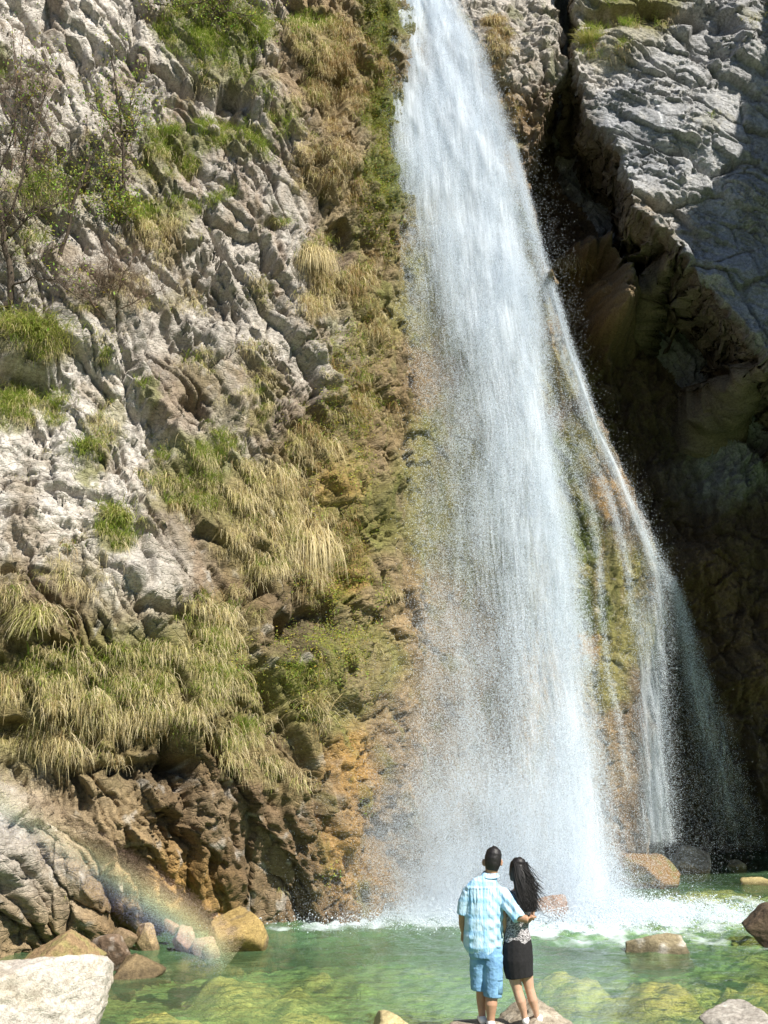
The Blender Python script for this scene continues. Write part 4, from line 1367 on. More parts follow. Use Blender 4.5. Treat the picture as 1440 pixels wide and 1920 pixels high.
# the tussocks that stand out: things of their own
def tussock(label, px, py, width, L, colors, n, seed, out=.9, droop=.55, lean=.6):
    p, nn = cliff_at(px, py)
    V, F, C = blade_set(n, L, .006, out, droop, width * .35, colors, seed, lean)
    o = np_mesh('grass_tussock', V, F, GRASSM)
    set_color(o, C)
    o.location = p + nn * 0.03
    o.rotation_euler = (0, 0, max(-.8, min(.8, math.atan2(nn.x, -nn.y))) * .6)
    return tag(o, label, 'grass tussock', group='grass tussocks hanging from the cliff')


tussock('arching pale grass tussock standing out above the brown lower cliff', 585, 1335, .35, .75, STRAW, 240, 1, .9, .45, 1.0)
tussock('broad shaggy green and yellow tussock over a black hollow at the picture edge', 55, 620, .9, .65, GREEN + OLIV, 700, 2, .9, .5, .7)
tussock('long curtain of pale dead grass beside the yellow moss', 580, 1010, .42, 1.25, STRAW, 420, 3, .5, 1.3, .2)
tussock('drooping green tipped tussock above the wide dry grass bank', 68, 1165, .45, .7, GREEN[3:] + STRAW[:2], 380, 4, .9, .6, .7)
tussock('bright green tuft low on the cliff right of the dark hollow', 455, 1375, .18, .3, GREEN[:3], 160, 5, .7, .25, 1.1)
tussock('long dry grass hanging in the cleft left of the waterfall lip', 590, 480, .3, .95, STRAW, 300, 6, .5, 1.1, .3)
tussock('straw tussock hanging below the ledge with the orange stain', 600, 850, .35, .85, STRAW, 320, 7, .6, .9, .4)
tussock('bushy green tuft growing alone on the pale slab', 160, 850, .3, .45, GREEN, 320, 8, .8, .4, .9)
tussock('round green and straw tuft at the end of the layered ledges', 228, 975, .4, .5, OLIV + GREEN, 380, 9, .8, .5, .8)
tussock('dry tuft hanging from the small brown crag beside the waterfall lip', 925, 45, .3, .6, RUST + STRAW, 220, 10, .7, .8, .5)
tussock('dead grass fringe on the lit knob of rock beside the right veil', 1075, 500, .5, .6, STRAW + RUST, 320, 11, .7, .8, .4)
tussock('yellowish tuft on the top corner of the grey buttress', 1100, 78, .35, .4, OLIV, 260, 12, .8, .4, .8)


# ------------------------------------------------------------------ small trees and bushes
def tube(bm, pts, radii, n=6, side=Vector((1, 0, 0)), cap=True):
    """Closed tube through pts; a radius is a number or (along side, across)."""
    rings = []
    for i, p in enumerate(pts):
        t = (pts[min(i + 1, len(pts) - 1)] - pts[max(i - 1, 0)]).normalized()
        s = side - t * side.dot(t)
        if s.length < 0.2:
            s = Vector((0, 1, 0)) - t * t.y
        s.normalize()
        d = t.cross(s)
        r = radii[i]
        ra, rb = r if isinstance(r, (tuple, list)) else (r, r)
        rings.append([bm.verts.new(p + s * (ra * math.cos(a)) + d * (rb * math.sin(a))) for a in (2 * math.pi * k / n for k in range(n))])
    for a, b_ in zip(rings, rings[1:]):
        for k in range(n):
            bm.faces.new((a[k], a[(k + 1) % n], b_[(k + 1) % n], b_[k]))
    if cap:
        bm.faces.new(rings[0][::-1])
        bm.faces.new(rings[-1])
    return rings


def bm_obj(name, bm, mat, parent=None, smooth=True):
    bmesh.ops.recalc_face_normals(bm, faces=bm.faces)
    me = bpy.data.meshes.new(name)
    bm.to_mesh(me)
    bm.free()
    if smooth:
        me.shade_smooth()
    if mat:
        me.materials.append(mat)
    o = bpy.data.objects.new(name, me)
    COL.objects.link(o)
    if parent:
        o.parent = parent
        o.matrix_parent_inverse = Matrix.Translation(-parent.location)
    return o


BARK = plain_mat('bark', (.075, .058, .042), .9, .2, .4, 40)
TWIG = plain_mat('twig_bark', (.15, .105, .075), .9, .2, .4, 40)
YOUNG = [(.24, .30, .04), (.30, .34, .06), (.19, .25, .03)]


def small_tree(label, cat, paths, seed, leaves=0, name='sapling', twigs=26, twig_len=.7, bark=None, group=None, leaf_size=.035, up=.6, sub=2):
    """paths: list of limbs, each [(px, py, Y, radius), ...]; the first is the trunk."""
    g = random.Random(seed)
    foot, _ = cliff_at(paths[0][0][0], paths[0][0][1])
    dY = foot.y + 0.08 - paths[0][0][2]                     # the trunk is rooted in the rock
    lines = [([at(px, py, Y + dY) for px, py, Y, r in path], [r for *_, r in path]) for path in paths]
    root = empty(name, lines[0][0][0])
    tag(root, label, cat, group)
    bark = bark or BARK
    tips = []

    def smooth_line(P, R):
        out, rr = [], []
        for i in range(len(P) - 1):
            for k in range(3):
                f = k / 3
                out.append(P[i].lerp(P[i + 1], f) + Vector((g.gauss(0, .02), g.gauss(0, .02), g.gauss(0, .02))) * (1 if i or k else 0))
                rr.append(R[i] * (1 - f) + R[i + 1] * f)
        return out + [P[-1]], rr + [R[-1]]

    for j, (P, R) in enumerate(lines):
        tw = bmesh.new()
        P, R = smooth_line(P, R)
        bm = bmesh.new()
        tube(bm, P, R, 7)
        limb = bm_obj('trunk' if j == 0 else 'limb', bm, bark, root)
        for k in range(twigs):
            i = g.randrange(len(P) // 3, len(P))
            L = twig_len * g.uniform(.4, 1.2)
            d = Vector((g.gauss(0, 1), g.gauss(0, .7) - .3, g.gauss(up, .6))).normalized()
            def grow(p, d, L, r, depth):
                pts, rad_ = [p], [r]
                for s in range(4):
                    d = (d + Vector((g.gauss(0, .22), g.gauss(0, .22), g.gauss(.05, .22)))).normalized()
                    p = p + d * (L / 4)
                    pts.append(p)
                    rad_.append(r * (1 - .22 * (s + 1)))
                    tips.append(p)
                    if depth and g.random() < .75:
                        grow(p, (d + Vector((g.gauss(0, .7), g.gauss(0, .7), g.gauss(.1, .6)))).normalized(), L * .6, r * .6, depth - 1)
                tube(tw, pts, rad_, 3, cap=False)
            grow(P[i], d, L, min(R[i] * .6, .012), sub)
        tq = bm_obj('twigs', tw, bark, None)
        tq.parent = limb
        tq['kind'] = 'stuff'
    if leaves:
        V, F, C = [], [], []
        for i in range(leaves):
            p = g.choice(tips) + Vector((g.gauss(0, .05), g.gauss(0, .05), g.gauss(0, .05)))
            u = Vector((g.gauss(0, 1), g.gauss(0, 1), g.gauss(0, .7))).normalized()
            v = u.orthogonal().normalized()
            s = leaf_size * g.uniform(.5, 1.3)
            c = tuple(x * g.uniform(.7, 1.3) for x in g.choice(YOUNG))
            k = len(V)
            V += [p - u * s, p + v * s * .5, p + u * s, p - v * s * .5]
            C += [c] * 4
            F.append((k, k + 1, k + 2, k + 3))
        o = np_mesh('foliage', np.array([(v - root.location)[:] for v in V]), np.array(F), GRASSM)
        o.parent = root
        set_color(o, C)
    return root


small_tree('slender sapling with sparse fresh leaves in front of the pale upper slabs', 'tree',
           [[(226, 440, 20.7, .045), (232, 350, 20.4, .04), (230, 270, 20.2, .034), (222, 190, 20.1, .025), (208, 110, 20.0, .012)],
            [(230, 290, 20.3, .024), (240, 220, 20.2, .018), (252, 165, 20.1, .009)], [(228, 280, 20.2, .018), (200, 225, 20.0, .012), (160, 185, 19.9, .006)], [(236, 275, 20.2, .014), (265, 215, 20.3, .008)],
            [(226, 400, 20.5, .02), (210, 350, 20.3, .015), (190, 320, 20.2, .008)]], 1, 1900, twigs=22, twig_len=.55)
small_tree('leaning bare branch without leaves left of the slender sapling', 'tree',
           [[(100, 505, 19.6, .045), (128, 440, 19.4, .036), (146, 360, 19.2, .03), (170, 295, 19.1, .022), (205, 238, 19.0, .010)], [(128, 440, 19.4, .016), (130, 380, 19.3, .012), (126, 330, 19.2, .006)],
            [(120, 455, 19.4, .014), (85, 480, 19.2, .01), (60, 500, 19.1, .006)]], 2, 260, name='leaning_tree', twigs=8, twig_len=.5)
small_tree('dark bare tree with a thick twisted trunk at the picture edge', 'tree',
           [[(-20, 590, 18.6, .075), (18, 565, 18.5, .07), (24, 520, 18.4, .065), (12, 470, 18.3, .055), (4, 420, 18.2, .045), (-6, 340, 18.1, .03), (-4, 250, 18, .015)],
            [(6, 425, 18.2, .03), (40, 330, 18.0, .02), (52, 240, 17.9, .014), (60, 160, 17.9, .006)], [(10, 450, 18.3, .026), (60, 400, 18.1, .018), (110, 380, 18, .008)],
            [(20, 540, 18.4, .025), (60, 520, 18.2, .018), (105, 525, 18.1, .012), (150, 560, 18, .006)], [(-4, 330, 18.1, .02), (26, 250, 18, .013), (34, 150, 17.9, .006)], [(60, 250, 18.2, .012), (85, 180, 18.1, .008), (92, 130, 18.1, .004)]], 3, 900, name='bare_tree', twigs=30, twig_len=.75)
small_tree('thin leafless stems in a grey tangle at the upper edge of the left cliff', 'bush',
           [[(20, 330, 19.6, .02), (30, 230, 19.5, .016), (28, 130, 19.4, .01), (22, 40, 19.3, .005)], [(50, 330, 19.6, .016), (70, 230, 19.5, .012), (84, 140, 19.4, .006)], [(80, 340, 19.6, .015), (88, 290, 19.5, .01), (100, 240, 19.4, .006)], [(40, 260, 19.6, .014), (38, 150, 19.4, .01), (45, 60, 19.3, .005)]], 4, 150, name='leafless_bush', twigs=34, twig_len=.6, bark=TWIG)
small_tree('brown leafless bush sprawling over the dry grass below the slender sapling', 'bush',
           [[(205, 590, 19.6, .015), (190, 540, 19.4, .011), (150, 495, 19.2, .006)], [(210, 590, 19.6, .015), (225, 530, 19.4, .011), (250, 480, 19.2, .006)], [(200, 600, 19.6, .014), (170, 560, 19.3, .01), (125, 540, 19.1, .006)], [(215, 595, 19.6, .014), (260, 560, 19.4, .01), (300, 545, 19.3, .006)], [(205, 585, 19.6, .014), (205, 520, 19.3, .01), (205, 470, 19.1, .006)]], 5, 0, name='brown_bush', twigs=38, twig_len=.55, bark=TWIG, sub=2)
small_tree('leafy green bush with dark branches hanging over the top grass ledge', 'bush',
           [[(420, -30, 24.2, .05), (390, 0, 23.8, .035), (340, 12, 23.5, .02), (295, 8, 23.3, .008)], [(400, -10, 23.9, .03), (430, 20, 23.6, .02), (470, 30, 23.4, .008)], [(440, -30, 24.1, .03), (400, 20, 23.7, .018), (370, 40, 23.5, .008)]], 6, 2200, name='leafy_bush', twigs=26, twig_len=.8, up=0)
small_tree('young green shrub among bare stems at the middle of the left edge', 'bush',
           [[(95, 410, 19.4, .018), (88, 370, 19.2, .012), (80, 330, 19.1, .006)], [(95, 410, 19.4, .016), (115, 370, 19.2, .01), (130, 345, 19.1, .005)], [(90, 410, 19.4, .014), (60, 385, 19.2, .01), (50, 370, 19.1, .005)]], 7, 1500, name='green_shrub', twigs=22, twig_len=.5)
small_tree('yellow green shrub at the root of the slender sapling', 'bush',
           [[(212, 440, 20.4, .016), (205, 400, 20.2, .011), (195, 372, 20.1, .006)], [(215, 440, 20.4, .014), (225, 405, 20.2, .01), (238, 390, 20.1, .005)]], 8, 1000, name='green_shrub', twigs=22, twig_len=.45)
small_tree('tiny green conifer seedling on the corner of the grey buttress', 'tree',
           [[(1112, 60, 27.2, .02), (1110, 25, 27.1, .014), (1109, -5, 27, .005)]], 9, 500, name='conifer_seedling', twigs=26, twig_len=.3, leaf_size=.03, up=.2, sub=1)

# ------------------------------------------------------------------ the couple
PERSON_Y = 12.4


def pp(px, py, dy=0.0):
    """A body point seen at picture place (px, py) when standing at PERSON_Y, then moved dy metres away from the camera."""
    return at(px, py, PERSON_Y) + Vector((0, dy, 0))


def solid(name, builds, voxel, mat, parent, smooth_it=4, wrinkle=None, subtract=None):
    """Closed tubes fused into one continuous skin by a voxel remesh, then smoothed."""
    bm = bmesh.new()
    for pts, radii in builds:
        tube(bm, pts, radii, 16)
    bmesh.ops.recalc_face_normals(bm, faces=bm.faces)
    me = bpy.data.meshes.new(name)
    bm.to_mesh(me)
    bm.free()
    o = bpy.data.objects.new(name, me)
    COL.objects.link(o)
    r = o.modifiers.new('skin', 'REMESH')
    r.mode = 'VOXEL'
    r.voxel_size = voxel
    if smooth_it:
        s = o.modifiers.new('soft', 'SMOOTH')
        s.factor, s.iterations = 0.5, smooth_it
    dg = bpy.context.evaluated_depsgraph_get()
    me2 = bpy.data.meshes.new_from_object(o.evaluated_get(dg))
    o.modifiers.clear()
    o.data = me2
    bpy.data.meshes.remove(me)
    me2.name = name
    if wrinkle:
        n = len(me2.vertices)
        co = np.zeros(n * 3, np.float32)
        me2.vertices.foreach_get('co', co)
        co = co.reshape(-1, 3)
        no = np.zeros(n * 3, np.float32)
        me2.vertices.foreach_get('normal', no)
        co = co + no.reshape(-1, 3) * wrinkle(co)[:, None]
        me2.vertices.foreach_set('co', co.astype(np.float32).ravel())
        me2.update()
    me2.shade_smooth()
    me2.materials.clear()
    me2.materials.append(mat)
    o.parent = parent
    o.matrix_parent_inverse = Matrix.Translation(-parent.location)
    return o


def skin_mat(name, col):
    m, nt, b = new_mat(name)
    n = noise_node(nt, 18, 4, 0.6)
    r = ramp(nt, n.outputs[0], [(0.3, tuple(c * .88 for c in col)), (0.7, tuple(c * 1.1 for c in col))])
    nt.links.new(r.outputs[0], b.inputs['Base Color'])
    b.inputs['Roughness'].default_value = 0.5
    b.inputs['Specular IOR Level'].default_value = 0.4
    b.inputs['Subsurface Weight'].default_value = 0.08
    b.inputs['Subsurface Radius'].default_value = (.02, .008, .004)
    return m


SKIN_M, SKIN_W = skin_mat('tanned_skin', (.38, .215, .135)), skin_mat('light_brown_skin', (.46, .275, .185))
HAIR = plain_mat('black_hair', (.010, .008, .008), .55, .4)
EYE = plain_mat('eye', (.12, .08, .06), .2, .5)
WHITE = plain_mat('white_shoe', (.72, .71, .69), .6, .3, .1)
BLACKC = plain_mat('black_cloth', (.014, .013, .014), .85, .25, .35, 60)

# shirt cloth: soft blue and white checks
SHIRT, nt, b = new_mat('checked_blue_cloth')
tc = N(nt, 'ShaderNodeTexCoord')
sep = N(nt, 'ShaderNodeSeparateXYZ')
nt.links.new(tc.outputs['Object'], sep.inputs[0])


def band(src, k, phase, lo, hi):
    a = N(nt, 'ShaderNodeMath', operation='MULTIPLY_ADD')
    a.inputs[1].default_value, a.inputs[2].default_value = k, phase
    nt.links.new(src, a.inputs[0])
    s = N(nt, 'ShaderNodeMath', operation='SINE')
    nt.links.new(a.outputs[0], s.inputs[0])
    return ramp(nt, s.outputs[0], [(0.0, lo), (0.45, lo), (0.8, hi)])


bx_ = band(sep.outputs[0], 42, 0.6, (1, 1, 1), (.76, .89, .98))
bz_ = band(sep.outputs[2], 38, 1.1, (1, 1, 1), (.78, .90, .98))
bx2 = band(sep.outputs[0], 126, 0.2, (1, 1, 1), (.86, .93, 1.0))
basec = N(nt, 'ShaderNodeRGB')
basec.outputs[0].default_value = (.45, .61, .73, 1)
nt.links.new(mult(nt, mult(nt, mult(nt, basec.outputs[0], bx_.outputs[0]), bz_.outputs[0]), bx2.outputs[0]), b.inputs['Base Color'])
b.inputs['Roughness'].default_value = .85
b.inputs['Specular IOR Level'].default_value = .15
wv = noise_node(nt, 13, 4, 0.55, stretch=(1.4, 1.0, .5))
bump(nt, b, wv.outputs[0], 0.9, 0.03)

DENIM, nt, b = new_mat('washed_denim')
n1 = noise_node(nt, 9, 5, 0.65, stretch=(1, 1, .6))
r1 = ramp(nt, n1.outputs[0], [(0.28, (.085, .19, .34)), (0.55, (.17, .33, .50)), (0.75, (.30, .48, .63))])
nt.links.new(r1.outputs[0], b.inputs['Base Color'])
b.inputs['Roughness'].default_value = .9
n2 = noise_node(nt, 16, 3, 0.5)
bump(nt, b, n2.outputs[0], 0.8, 0.025)

LEO, nt, b = new_mat('spotted_black_white_cloth')
tc = N(nt, 'ShaderNodeTexCoord')
v1 = N(nt, 'ShaderNodeTexVoronoi', feature='DISTANCE_TO_EDGE')
v1.inputs['Scale'].default_value = 34
nz_ = N(nt, 'ShaderNodeTexNoise')
nz_.inputs['Scale'].default_value = 30
nt.links.new(tc.outputs['Object'], nz_.inputs['Vector'])
mv = N(nt, 'ShaderNodeMix', data_type='VECTOR')
mv.inputs[0].default_value = 0.10
nt.links.new(tc.outputs['Object'], mv.inputs[4])
nt.links.new(nz_.outputs['Color'], mv.inputs[5])
nt.links.new(mv.outputs[1], v1.inputs['Vector'])
r1 = ramp(nt, v1.outputs['Distance'], [(0.08, (.46, .43, .44)), (0.13, (.02, .018, .02)), (.34, (.02, .018, .02)), (.42, (.46, .42, .43))])
nt.links.new(r1.outputs[0], b.inputs['Base Color'])
b.inputs['Roughness'].default_value = .8


def hand(builds, wrist, palm, tip_dir, side_dir, thumb_dir, r=1.0, curl=Vector((0, 0, 0))):
    """Palm, four unequal bent fingers and a thumb from the side of the palm, as tubes for the body's skin."""
    d, s = tip_dir.normalized(), side_dir.normalized()
    k = wrist + d * .085
    builds.append(([wrist - d * .01, wrist + d * .03, wrist + d * .07, k + d * .005], [(.026 * r, .020), (.036 * r, .018), (.040 * r, .016), (.036 * r, .013)]))
    for i, (o, L) in enumerate(((-.030, .062), (-.010, .074), (.010, .078), (.030, .070))):
        a = k + s * o - d * .012
        builds.append(([a, a + d * L * .45 + curl * .2, a + d * L * .75 + curl * .7, a + d * L + curl * 1.5], [.0095, .0088, .0082, .0068]))
    a = wrist + d * .03 + s * .030
    t = thumb_dir.normalized()
    builds.append(([a, a + t * .032, a + t * .058 + d * .012], [.012, .0105, .008]))


def face(builds, c, look, r):
    """Nose, lips, chin and brow on the far side of a head centred at c that looks along `look`."""
    look = look.normalized()
    up = Vector((0, 0, 1))
    up = (up - look * up.dot(look)).normalized()
    sd = look.cross(up)
    f = c + look * r
    builds.append(([f + up * .012 - look * .02, f - up * .012 + look * .008, f - up * .032 + look * .014], [.009, .012, .015]))
    builds.append(([f - sd * .024 - up * .058 - look * .012, f - up * .056 + look * .002, f + sd * .024 - up * .058 - look * .012], [.007, .010, .007]))
    builds.append(([f - sd * .015 - up * .095 - look * .02, f + sd * .015 - up * .095 - look * .02], [.02, .02]))
    builds.append(([f - sd * .045 + up * .028 - look * .022, f + up * .022 - look * .004, f + sd * .045 + up * .028 - look * .022], [.010, .010, .010]))
    return [f + sd * .032 + up * .004 - look * .018, f - sd * .032 + up * .004 - look * .018]


def eyes(pts, parent):
    for p in pts:
        bm = bmesh.new()
        bmesh.ops.create_icosphere(bm, subdivisions=2, radius=.012)
        bmesh.ops.translate(bm, verts=bm.verts, vec=p)
        bm_obj('eye', bm, EYE, parent)


X_, Y_, Z_ = Vector((1, 0, 0)), Vector((0, 1, 0)), Vector((0, 0, 1))
# ---- man
man = empty('person', pp(912, 1914))
tag(man, 'man in a light blue checked shirt and denim shorts with his arm round the woman', 'person', group='couple watching the waterfall')
B = []
hc = pp(924, 1611, 0.01)
look_m = Vector((.30, .86, .40))
B.append(([pp(922, 1642, .005), pp(922, 1633, .01), pp(923, 1622, .02), pp(924, 1610, .02), pp(925, 1600, .015), pp(926, 1593, .01), pp(926, 1590, .01)], [(.055, .065), (.068, .082), (.078, .098), (.081, .102), (.074, .094), (.052, .066), (.02, .025)]))
ey = face(B, hc + Vector((0, 0, -.01)), look_m, .100)
B.append(([pp(907, 1624, .02), pp(906, 1617, .03), pp(907, 1611, .03)], [.010, .014, .010]))
B.append(([pp(940, 1624, .02), pp(941.5, 1617, .03), pp(940, 1611, .03)], [.010, .014, .010]))
B.append(([pp(917, 1656, .0), pp(919, 1645, .005), pp(921, 1632, .015)], [(.075, .07), (.060, .060), (.058, .060)]))
B.append(([pp(909, 1790, .02), pp(908, 1765, .02), pp(908, 1740, .02), pp(909, 1710, .02), pp(911, 1685, .02), pp(913, 1665, .015), pp(916, 1652, .01)], [(.13, .09), (.14, .10), (.14, .10), (.15, .105), (.165, .11), (.13, .08), (.07, .06)]))
# left arm hangs in shade, right arm passes behind the woman's back
B.append(([pp(882, 1678, .02), pp(872, 1694, .03), pp(868, 1714, .04), pp(868, 1735, .08), pp(871, 1752, .11)], [.056, .050, .045, .040, .030]))
hand(B, pp(871, 1752, .11), None, Vector((.06, .12, -1)), Vector((.5, .8, 0)), Vector((.3, .8, -.5)), 1.0, Vector((.012, .012, .002)))
B.append(([pp(938, 1680, .01), pp(955, 1697, -.06), pp(971, 1716, -.15), pp(984, 1719, -.17), pp(994, 1716, -.13)], [.058, .054, .048, .043, .032]))
hand(B, pp(994, 1716, -.13), None, Vector((.35, .92, -.10)), Vector((0, .1, 1)), Vector((.2, .7, .7)), 1.0, Vector((-.016, .014, 0)))
# legs, in shorts down to the knee
B.append(([pp(899, 1785, .06), pp(901, 1825, .07), pp(904, 1858, .08), pp(905, 1880, .10), pp(905, 1900, .09), pp(906, 1912, .08)], [.072, .076, .058, .058, .040, .036]))
B.append(([pp(922, 1785, -.02), pp(923, 1825, -.02), pp(922, 1860, -.02), pp(920, 1882, -.04), pp(920, 1902, -.03), pp(920, 1914, -.03)], [.075, .080, .064, .066, .046, .040]))
solid('body', B, .0065, SKIN_M, man, 3)
eyes(ey, man)
# hair: cropped at the neck, fuller on top
Hh = [([pp(922, 1632, -.03), pp(923, 1622, -.022), pp(924, 1610, -.012), pp(926, 1600, -.005), pp(927, 1593, .0), pp(928, 1588, .01)], [(.060, .055), (.083, .085), (.091, .099), (.086, .098), (.068, .080), (.028, .035)]),
      ([pp(916, 1600, .05), pp(926, 1594, .05), pp(936, 1600, .06)], [.04, .05, .04])]
hairo = solid('hair', Hh, .007, HAIR, man, 2, lambda c: .003 * fbm3(c, 60, 2, 2001) + .003 * fbm3(c, 22, 2, 2002))


def shirt_wrinkle(c):
    x, y = project(c[:, 0], c[:, 1], c[:, 2])
    w = .007 * fbm3(c * np.array((1, 1, 1.9)), 8, 3, 2011)
    # gathers below the yoke, folds pulled down from the right armpit to the left hem
    yoke = sstep(1660, 1668, y) * sstep(1712, 1672, y) * sstep(868, 880, x) * sstep(946, 934, x)
    w = w + .005 * yoke * np.sin((x - 870) * 1.05 + 2.5 * fbm3(c, 9, 2, 2025)) * (.4 + sstep(-.2, .3, fbm3(c, 8, 2, 2024)))
    w = w + .006 * sstep(1662, 1664, y) * sstep(1668, 1666, y) * sstep(940, 930, x)
    u = (x - 900) * .5 + (y - 1740) * .9
    w = w + .0065 * sstep(1712, 1735, y) * sstep(1786, 1766, y) * sstep(870, 886, x) * sstep(945, 930, x) * np.sin(u * .30 + 3.2 * fbm3(c, 3, 2, 2021)) * (.4 + sstep(-.2, .3, fbm3(c, 5, 2, 2023)))
    v = (x - 940) * .75 - (y - 1700) * .65
    w = w + .006 * sstep(905, 935, x) * np.sin(v * .45)
    return w


S = [([pp(907, 1784, .03), pp(906, 1774, .025), pp(906, 1758, .02), pp(907, 1735, .01), pp(908, 1710, .01), pp(910, 1685, .01), pp(911, 1668, .005), pp(914, 1656, .0), pp(917, 1647, .0), pp(919, 1640, .005)],
      [(.175, .135), (.208, .155), (.212, .155), (.207, .150), (.210, .150), (.215, .150), (.222, .128), (.165, .105), (.095, .085), (.078, .078)]),
     ([pp(905, 1762, .0), pp(913, 1778, -.02), pp(917, 1789, -.03)], [(.17, .12), (.13, .11), (.07, .09)]),
     ([pp(890, 1671, .01), pp(879, 1677, .02), pp(872, 1695, .03), pp(869, 1716, .04)], [.080, .082, .076, .074]),
     ([pp(930, 1672, .0), pp(943, 1679, -.01), pp(955, 1696, -.07), pp(967, 1712, -.13), pp(971, 1719, -.15)], [.078, .088, .086, .082, .078])]
shirt = solid('shirt', S, .008, SHIRT, man, 3, shirt_wrinkle)
bm = bmesh.new()
cr = [pp(919, 1641, .0) + Vector((math.cos(a) * .082, math.sin(a) * .084, .012 * math.sin(a))) for a in np.linspace(0, 2 * math.pi, 25)[:-1]]
ring_in = [bm.verts.new(p) for p in cr]
ring_up = [bm.verts.new(p + Vector((0, 0, .035)) + (p - pp(919, 1641, .0)) * -.10) for p in cr]
ring_out = [bm.verts.new(p + Vector((0, 0, -.008)) + (p - pp(919, 1641, .0)) * .22) for p in cr]
for a, b2 in ((ring_in, ring_up), (ring_up, ring_out)):
    for i in range(24):
        bm.faces.new((a[i], a[(i + 1) % 24], b2[(i + 1) % 24], b2[i]))
col_o = bm_obj('collar', bm, SHIRT, None)
col_o.parent = shirt


def denim_wrinkle(c):
    return .010 * fbm3(c * np.array((1, 1, 1.6)), 7, 3, 2041) + .004 * fbm3(c, 22, 2, 2042)


Q = [([pp(910, 1742, .02), pp(910, 1760, .02), pp(910, 1780, .02), pp(910, 1795, .02)], [(.175, .13), (.178, .135), (.184, .14), (.170, .14)]),
     ([pp(900, 1790, .04), pp(899, 1825, .06), pp(900, 1857, .075)], [(.105, .115), (.098, .112), (.094, .105)]),
     ([pp(924, 1790, .0), pp(924, 1830, -.01), pp(923, 1868, -.015)], [(.108, .12), (.104, .118), (.098, .11)])]
shorts = solid('shorts', Q, .009, DENIM, man, 3, denim_wrinkle)


def slab(name, c, hx, hy, hz, rz, mat, parent, root):
    bm = bmesh.new()
    bmesh.ops.create_cube(bm, size=1)
    bmesh.ops.scale(bm, vec=(hx, hy, hz), verts=bm.verts)
    bmesh.ops.bevel(bm, geom=bm.edges, offset=min(hx, hy, hz) * .3, segments=2, affect='EDGES')
    bmesh.ops.rotate(bm, cent=(0, 0, 0), matrix=Matrix.Rotation(rz, 3, 'Z'), verts=bm.verts)
    bmesh.ops.translate(bm, verts=bm.verts, vec=c)
    o = bm_obj(name, bm, mat, None)
    o.parent = parent
    return o


slab('cargo_pocket', pp(935, 1848, -.085), .075, .03, .15, .55, DENIM, shorts, man)
slab('pocket_flap', pp(935, 1834, -.092), .08, .03, .035, .55, DENIM, shorts, man)
for px, py, dy in ((906, 1917, .12), (920, 1920, .01)):
    p = pp(px, py, dy)
    bm = bmesh.new()
    tube(bm, [p + Vector((0, -.10, .0)), p + Vector((0, -.06, .012)), p + Vector((0, .04, .008)), p + Vector((0, .14, -.01)), p + Vector((0, .18, -.015))], [(.03, .03), (.044, .046), (.048, .044), (.044, .03), (.02, .016)], 14)
    bm_obj('shoe', bm, WHITE, man)

# ---- woman
woman = empty('person', pp(995, 1914))
tag(woman, 'woman with long windblown black hair, spotted top and short black skirt', 'person', group='couple watching the waterfall')
B = []
hw = pp(973, 1634, .05)
look_w = Vector((.12, .93, .32))
B.append(([pp(972, 1660, .04), pp(972, 1652, .05), pp(973, 1643, .05), pp(973, 1633, .05), pp(973, 1622, .045), pp(973, 1614, .04), pp(973, 1611, .04)], [(.045, .055), (.058, .075), (.068, .088), (.073, .092), (.068, .085), (.045, .06), (.02, .02)]))
ey = face(B, hw, look_w, .090)
B.append(([pp(973, 1674, .03), pp(972, 1662, .035), pp(972, 1652, .045)], [(.055, .05), (.045, .045), (.045, .05)]))
B.append(([pp(971, 1775, .04), pp(971, 1760, .04), pp(971, 1738, .04), pp(972, 1715, .04), pp(974, 1692, .035), pp(974, 1676, .03), pp(973, 1666, .03)], [(.13, .10), (.135, .10), (.105, .085), (.115, .09), (.135, .09), (.125, .07), (.05, .05)]))
B.append(([pp(953, 1676, .03), pp(947, 1700, .03), pp(944, 1722, .0), pp(945, 1738, .03), pp(949, 1752, .06)], [.045, .038, .033, .031, .024]))
hand(B, pp(949, 1752, .06), None, Vector((.25, .35, -.9)), Vector((.4, .9, .3)), Vector((.6, .7, -.2)), .85, Vector((.014, .006, .004)))
B.append(([pp(996, 1676, .03), pp(1000, 1700, .06), pp(998, 1722, .10), pp(990, 1735, .18), pp(980, 1738, .22)], [.045, .038, .033, .030, .024]))
hand(B, pp(980, 1738, .22), None, Vector((-1, .2, .0)), Vector((0, .1, 1)), Vector((-.5, .2, .8)), .85, Vector((-.006, -.012, 0)))
B.append(([pp(961, 1790, .04), pp(965, 1832, .04), pp(971, 1858, .03), pp(977, 1878, .015), pp(983, 1900, .025), pp(985, 1912, .03)], [.082, .071, .052, .053, .034, .030]))
B.append(([pp(984, 1790, .05), pp(989, 1832, .06), pp(994, 1856, .05), pp(1000, 1877, .035), pp(1006, 1898, .045), pp(1009, 1910, .05)], [.082, .068, .050, .050, .033, .029]))
solid('body', B, .006, SKIN_W, woman, 3)
eyes(ey, woman)
T = [([pp(971, 1770, .04), pp(971, 1757, .04), pp(970, 1740, .04), pp(971, 1718, .035), pp(973, 1694, .03), pp(974, 1679, .03), pp(973, 1669, .03)], [(.148, .118), (.146, .116), (.124, .104), (.132, .106), (.152, .108), (.142, .09), (.085, .07)]),
     ([pp(958, 1675, .03), pp(950, 1684, .03), pp(947, 1694, .03)], [.058, .056, .052]), ([pp(990, 1675, .03), pp(998, 1686, .035), pp(1000, 1696, .04)], [.058, .056, .052])]
solid('top', T, .007, LEO, woman, 3, lambda c: .006 * fbm3(c, 9, 3, 2061))
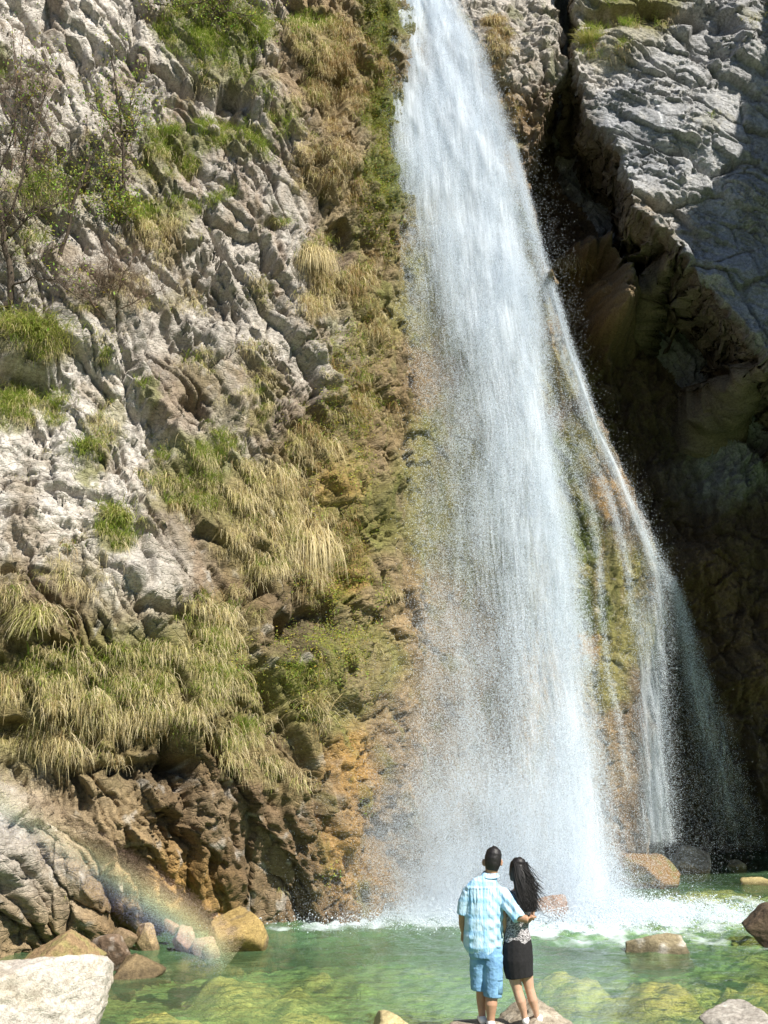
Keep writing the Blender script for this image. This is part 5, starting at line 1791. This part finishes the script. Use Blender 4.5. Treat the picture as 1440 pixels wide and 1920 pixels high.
K = [([pp(971, 1760, .04), pp(971, 1775, .04), pp(972, 1800, .04), pp(973, 1820, .04), pp(975, 1833, .04)], [(.145, .115), (.158, .128), (.165, .135), (.158, .13), (.150, .125)])]
solid('skirt', K, .007, BLACKC, woman, 2, lambda c: .007 * fbm3(c * np.array((1, 1, .7)), 9, 3, 2071))
for px, py, dy in ((986, 1917, .07), (1012, 1915, .09)):
    p = pp(px, py, dy)
    bm = bmesh.new()
    tube(bm, [p + Vector((0, -.09, .0)), p + Vector((0, -.05, .012)), p + Vector((.01, .04, .006)), p + Vector((.02, .12, -.01)), p + Vector((.02, .15, -.015))], [(.026, .03), (.038, .042), (.042, .038), (.038, .026), (.016, .014)], 14)
    bm_obj('shoe', bm, WHITE, woman)
# long hair: a cap and a mass down the back, then loose locks blown to the right
H = [([pp(972, 1650, .02), pp(971, 1640, .015), pp(972, 1629, .02), pp(973, 1618, .025), pp(974, 1611, .03), pp(974, 1608, .035)], [(.085, .085), (.094, .095), (.097, .102), (.086, .094), (.06, .07), (.02, .03)]),
     ([pp(973, 1614, .02), pp(973, 1626, -.012), pp(976, 1646, -.05), pp(983, 1668, -.085), pp(989, 1688, -.095), pp(993, 1704, -.09)], [(.05, .05), (.096, .085), (.094, .07), (.078, .055), (.056, .04), (.03, .02)])]
wh = solid('hair', H, .007, HAIR, woman, 3, lambda c: .006 * fbm3(c * np.array((2.4, 1, .35)), 22, 3, 2081) + .003 * fbm3(c * np.array((2.4, 1, .3)), 60, 2, 2082))
bm = bmesh.new()
g = random.Random(31)
for i in range(1100):
    f = g.random()
    x0 = 961 + 26 * g.random()
    y0 = 1614 + 40 * g.random()
    fly = g.random() ** 4.5
    x1 = x0 + (14 if x0 > 968 else 15) + 24 * fly + g.gauss(0, 3)
    y1 = y0 + 50 + 34 * g.random() - 34 * fly
    y1 = min(y1, 1706)
    dy0, dy1 = -.075 - .02 * g.random(), -.12 - .04 * g.random()
    if y0 < 1632:
        dy0 += .015
    m1 = (x0 + (x1 - x0) * (.25 + .15 * fly), y0 + (y1 - y0) * .38)
    m2 = (x0 + (x1 - x0) * .62, y0 + (y1 - y0) * .72)
    pts = [pp(x0, y0, dy0), pp(m1[0], m1[1], dy0 - .025), pp(m2[0], m2[1], (dy0 + dy1) / 2 - .02), pp(x1, y1, dy1)]
    r = .0024 * g.uniform(.5, 1.3)
    tube(bm, pts, [r * 1.2, r * 1.3, r, r * .3], 4, cap=False)
lo = bm_obj('loose_locks', bm, HAIR, None)
lo.parent = wh

# ------------------------------------------------------------------ rainbow over the near shore: its light painted as colour on mist droplets
RB, nt, b = new_mat('rainbow_painted_mist')
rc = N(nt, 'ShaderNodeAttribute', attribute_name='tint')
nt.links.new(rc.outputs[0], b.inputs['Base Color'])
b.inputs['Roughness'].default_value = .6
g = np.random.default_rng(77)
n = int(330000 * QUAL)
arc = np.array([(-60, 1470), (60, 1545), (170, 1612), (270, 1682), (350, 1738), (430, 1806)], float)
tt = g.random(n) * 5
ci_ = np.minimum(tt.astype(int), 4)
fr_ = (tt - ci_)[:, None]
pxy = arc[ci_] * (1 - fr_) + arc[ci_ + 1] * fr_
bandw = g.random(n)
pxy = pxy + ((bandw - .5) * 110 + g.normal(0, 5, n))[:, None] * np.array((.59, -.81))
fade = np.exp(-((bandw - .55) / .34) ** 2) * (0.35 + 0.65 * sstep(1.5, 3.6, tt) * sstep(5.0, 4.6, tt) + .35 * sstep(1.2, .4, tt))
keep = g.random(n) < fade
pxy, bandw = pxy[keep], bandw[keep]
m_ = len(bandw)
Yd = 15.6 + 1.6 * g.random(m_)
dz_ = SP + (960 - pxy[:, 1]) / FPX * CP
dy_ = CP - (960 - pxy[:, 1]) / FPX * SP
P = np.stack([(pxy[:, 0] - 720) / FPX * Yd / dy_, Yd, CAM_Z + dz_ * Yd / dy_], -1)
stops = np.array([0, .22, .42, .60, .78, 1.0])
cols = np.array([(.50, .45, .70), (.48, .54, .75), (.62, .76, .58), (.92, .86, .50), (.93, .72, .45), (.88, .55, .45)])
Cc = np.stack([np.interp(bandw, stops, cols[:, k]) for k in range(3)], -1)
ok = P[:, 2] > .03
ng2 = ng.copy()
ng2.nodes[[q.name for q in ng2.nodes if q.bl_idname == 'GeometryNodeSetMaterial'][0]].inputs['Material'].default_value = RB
rb = droplets('rainbow', P[ok], np.full(ok.sum(), .0011), 'faint rainbow arc painted in tinted mist droplets over the rocks at the near shore', 'rainbow')
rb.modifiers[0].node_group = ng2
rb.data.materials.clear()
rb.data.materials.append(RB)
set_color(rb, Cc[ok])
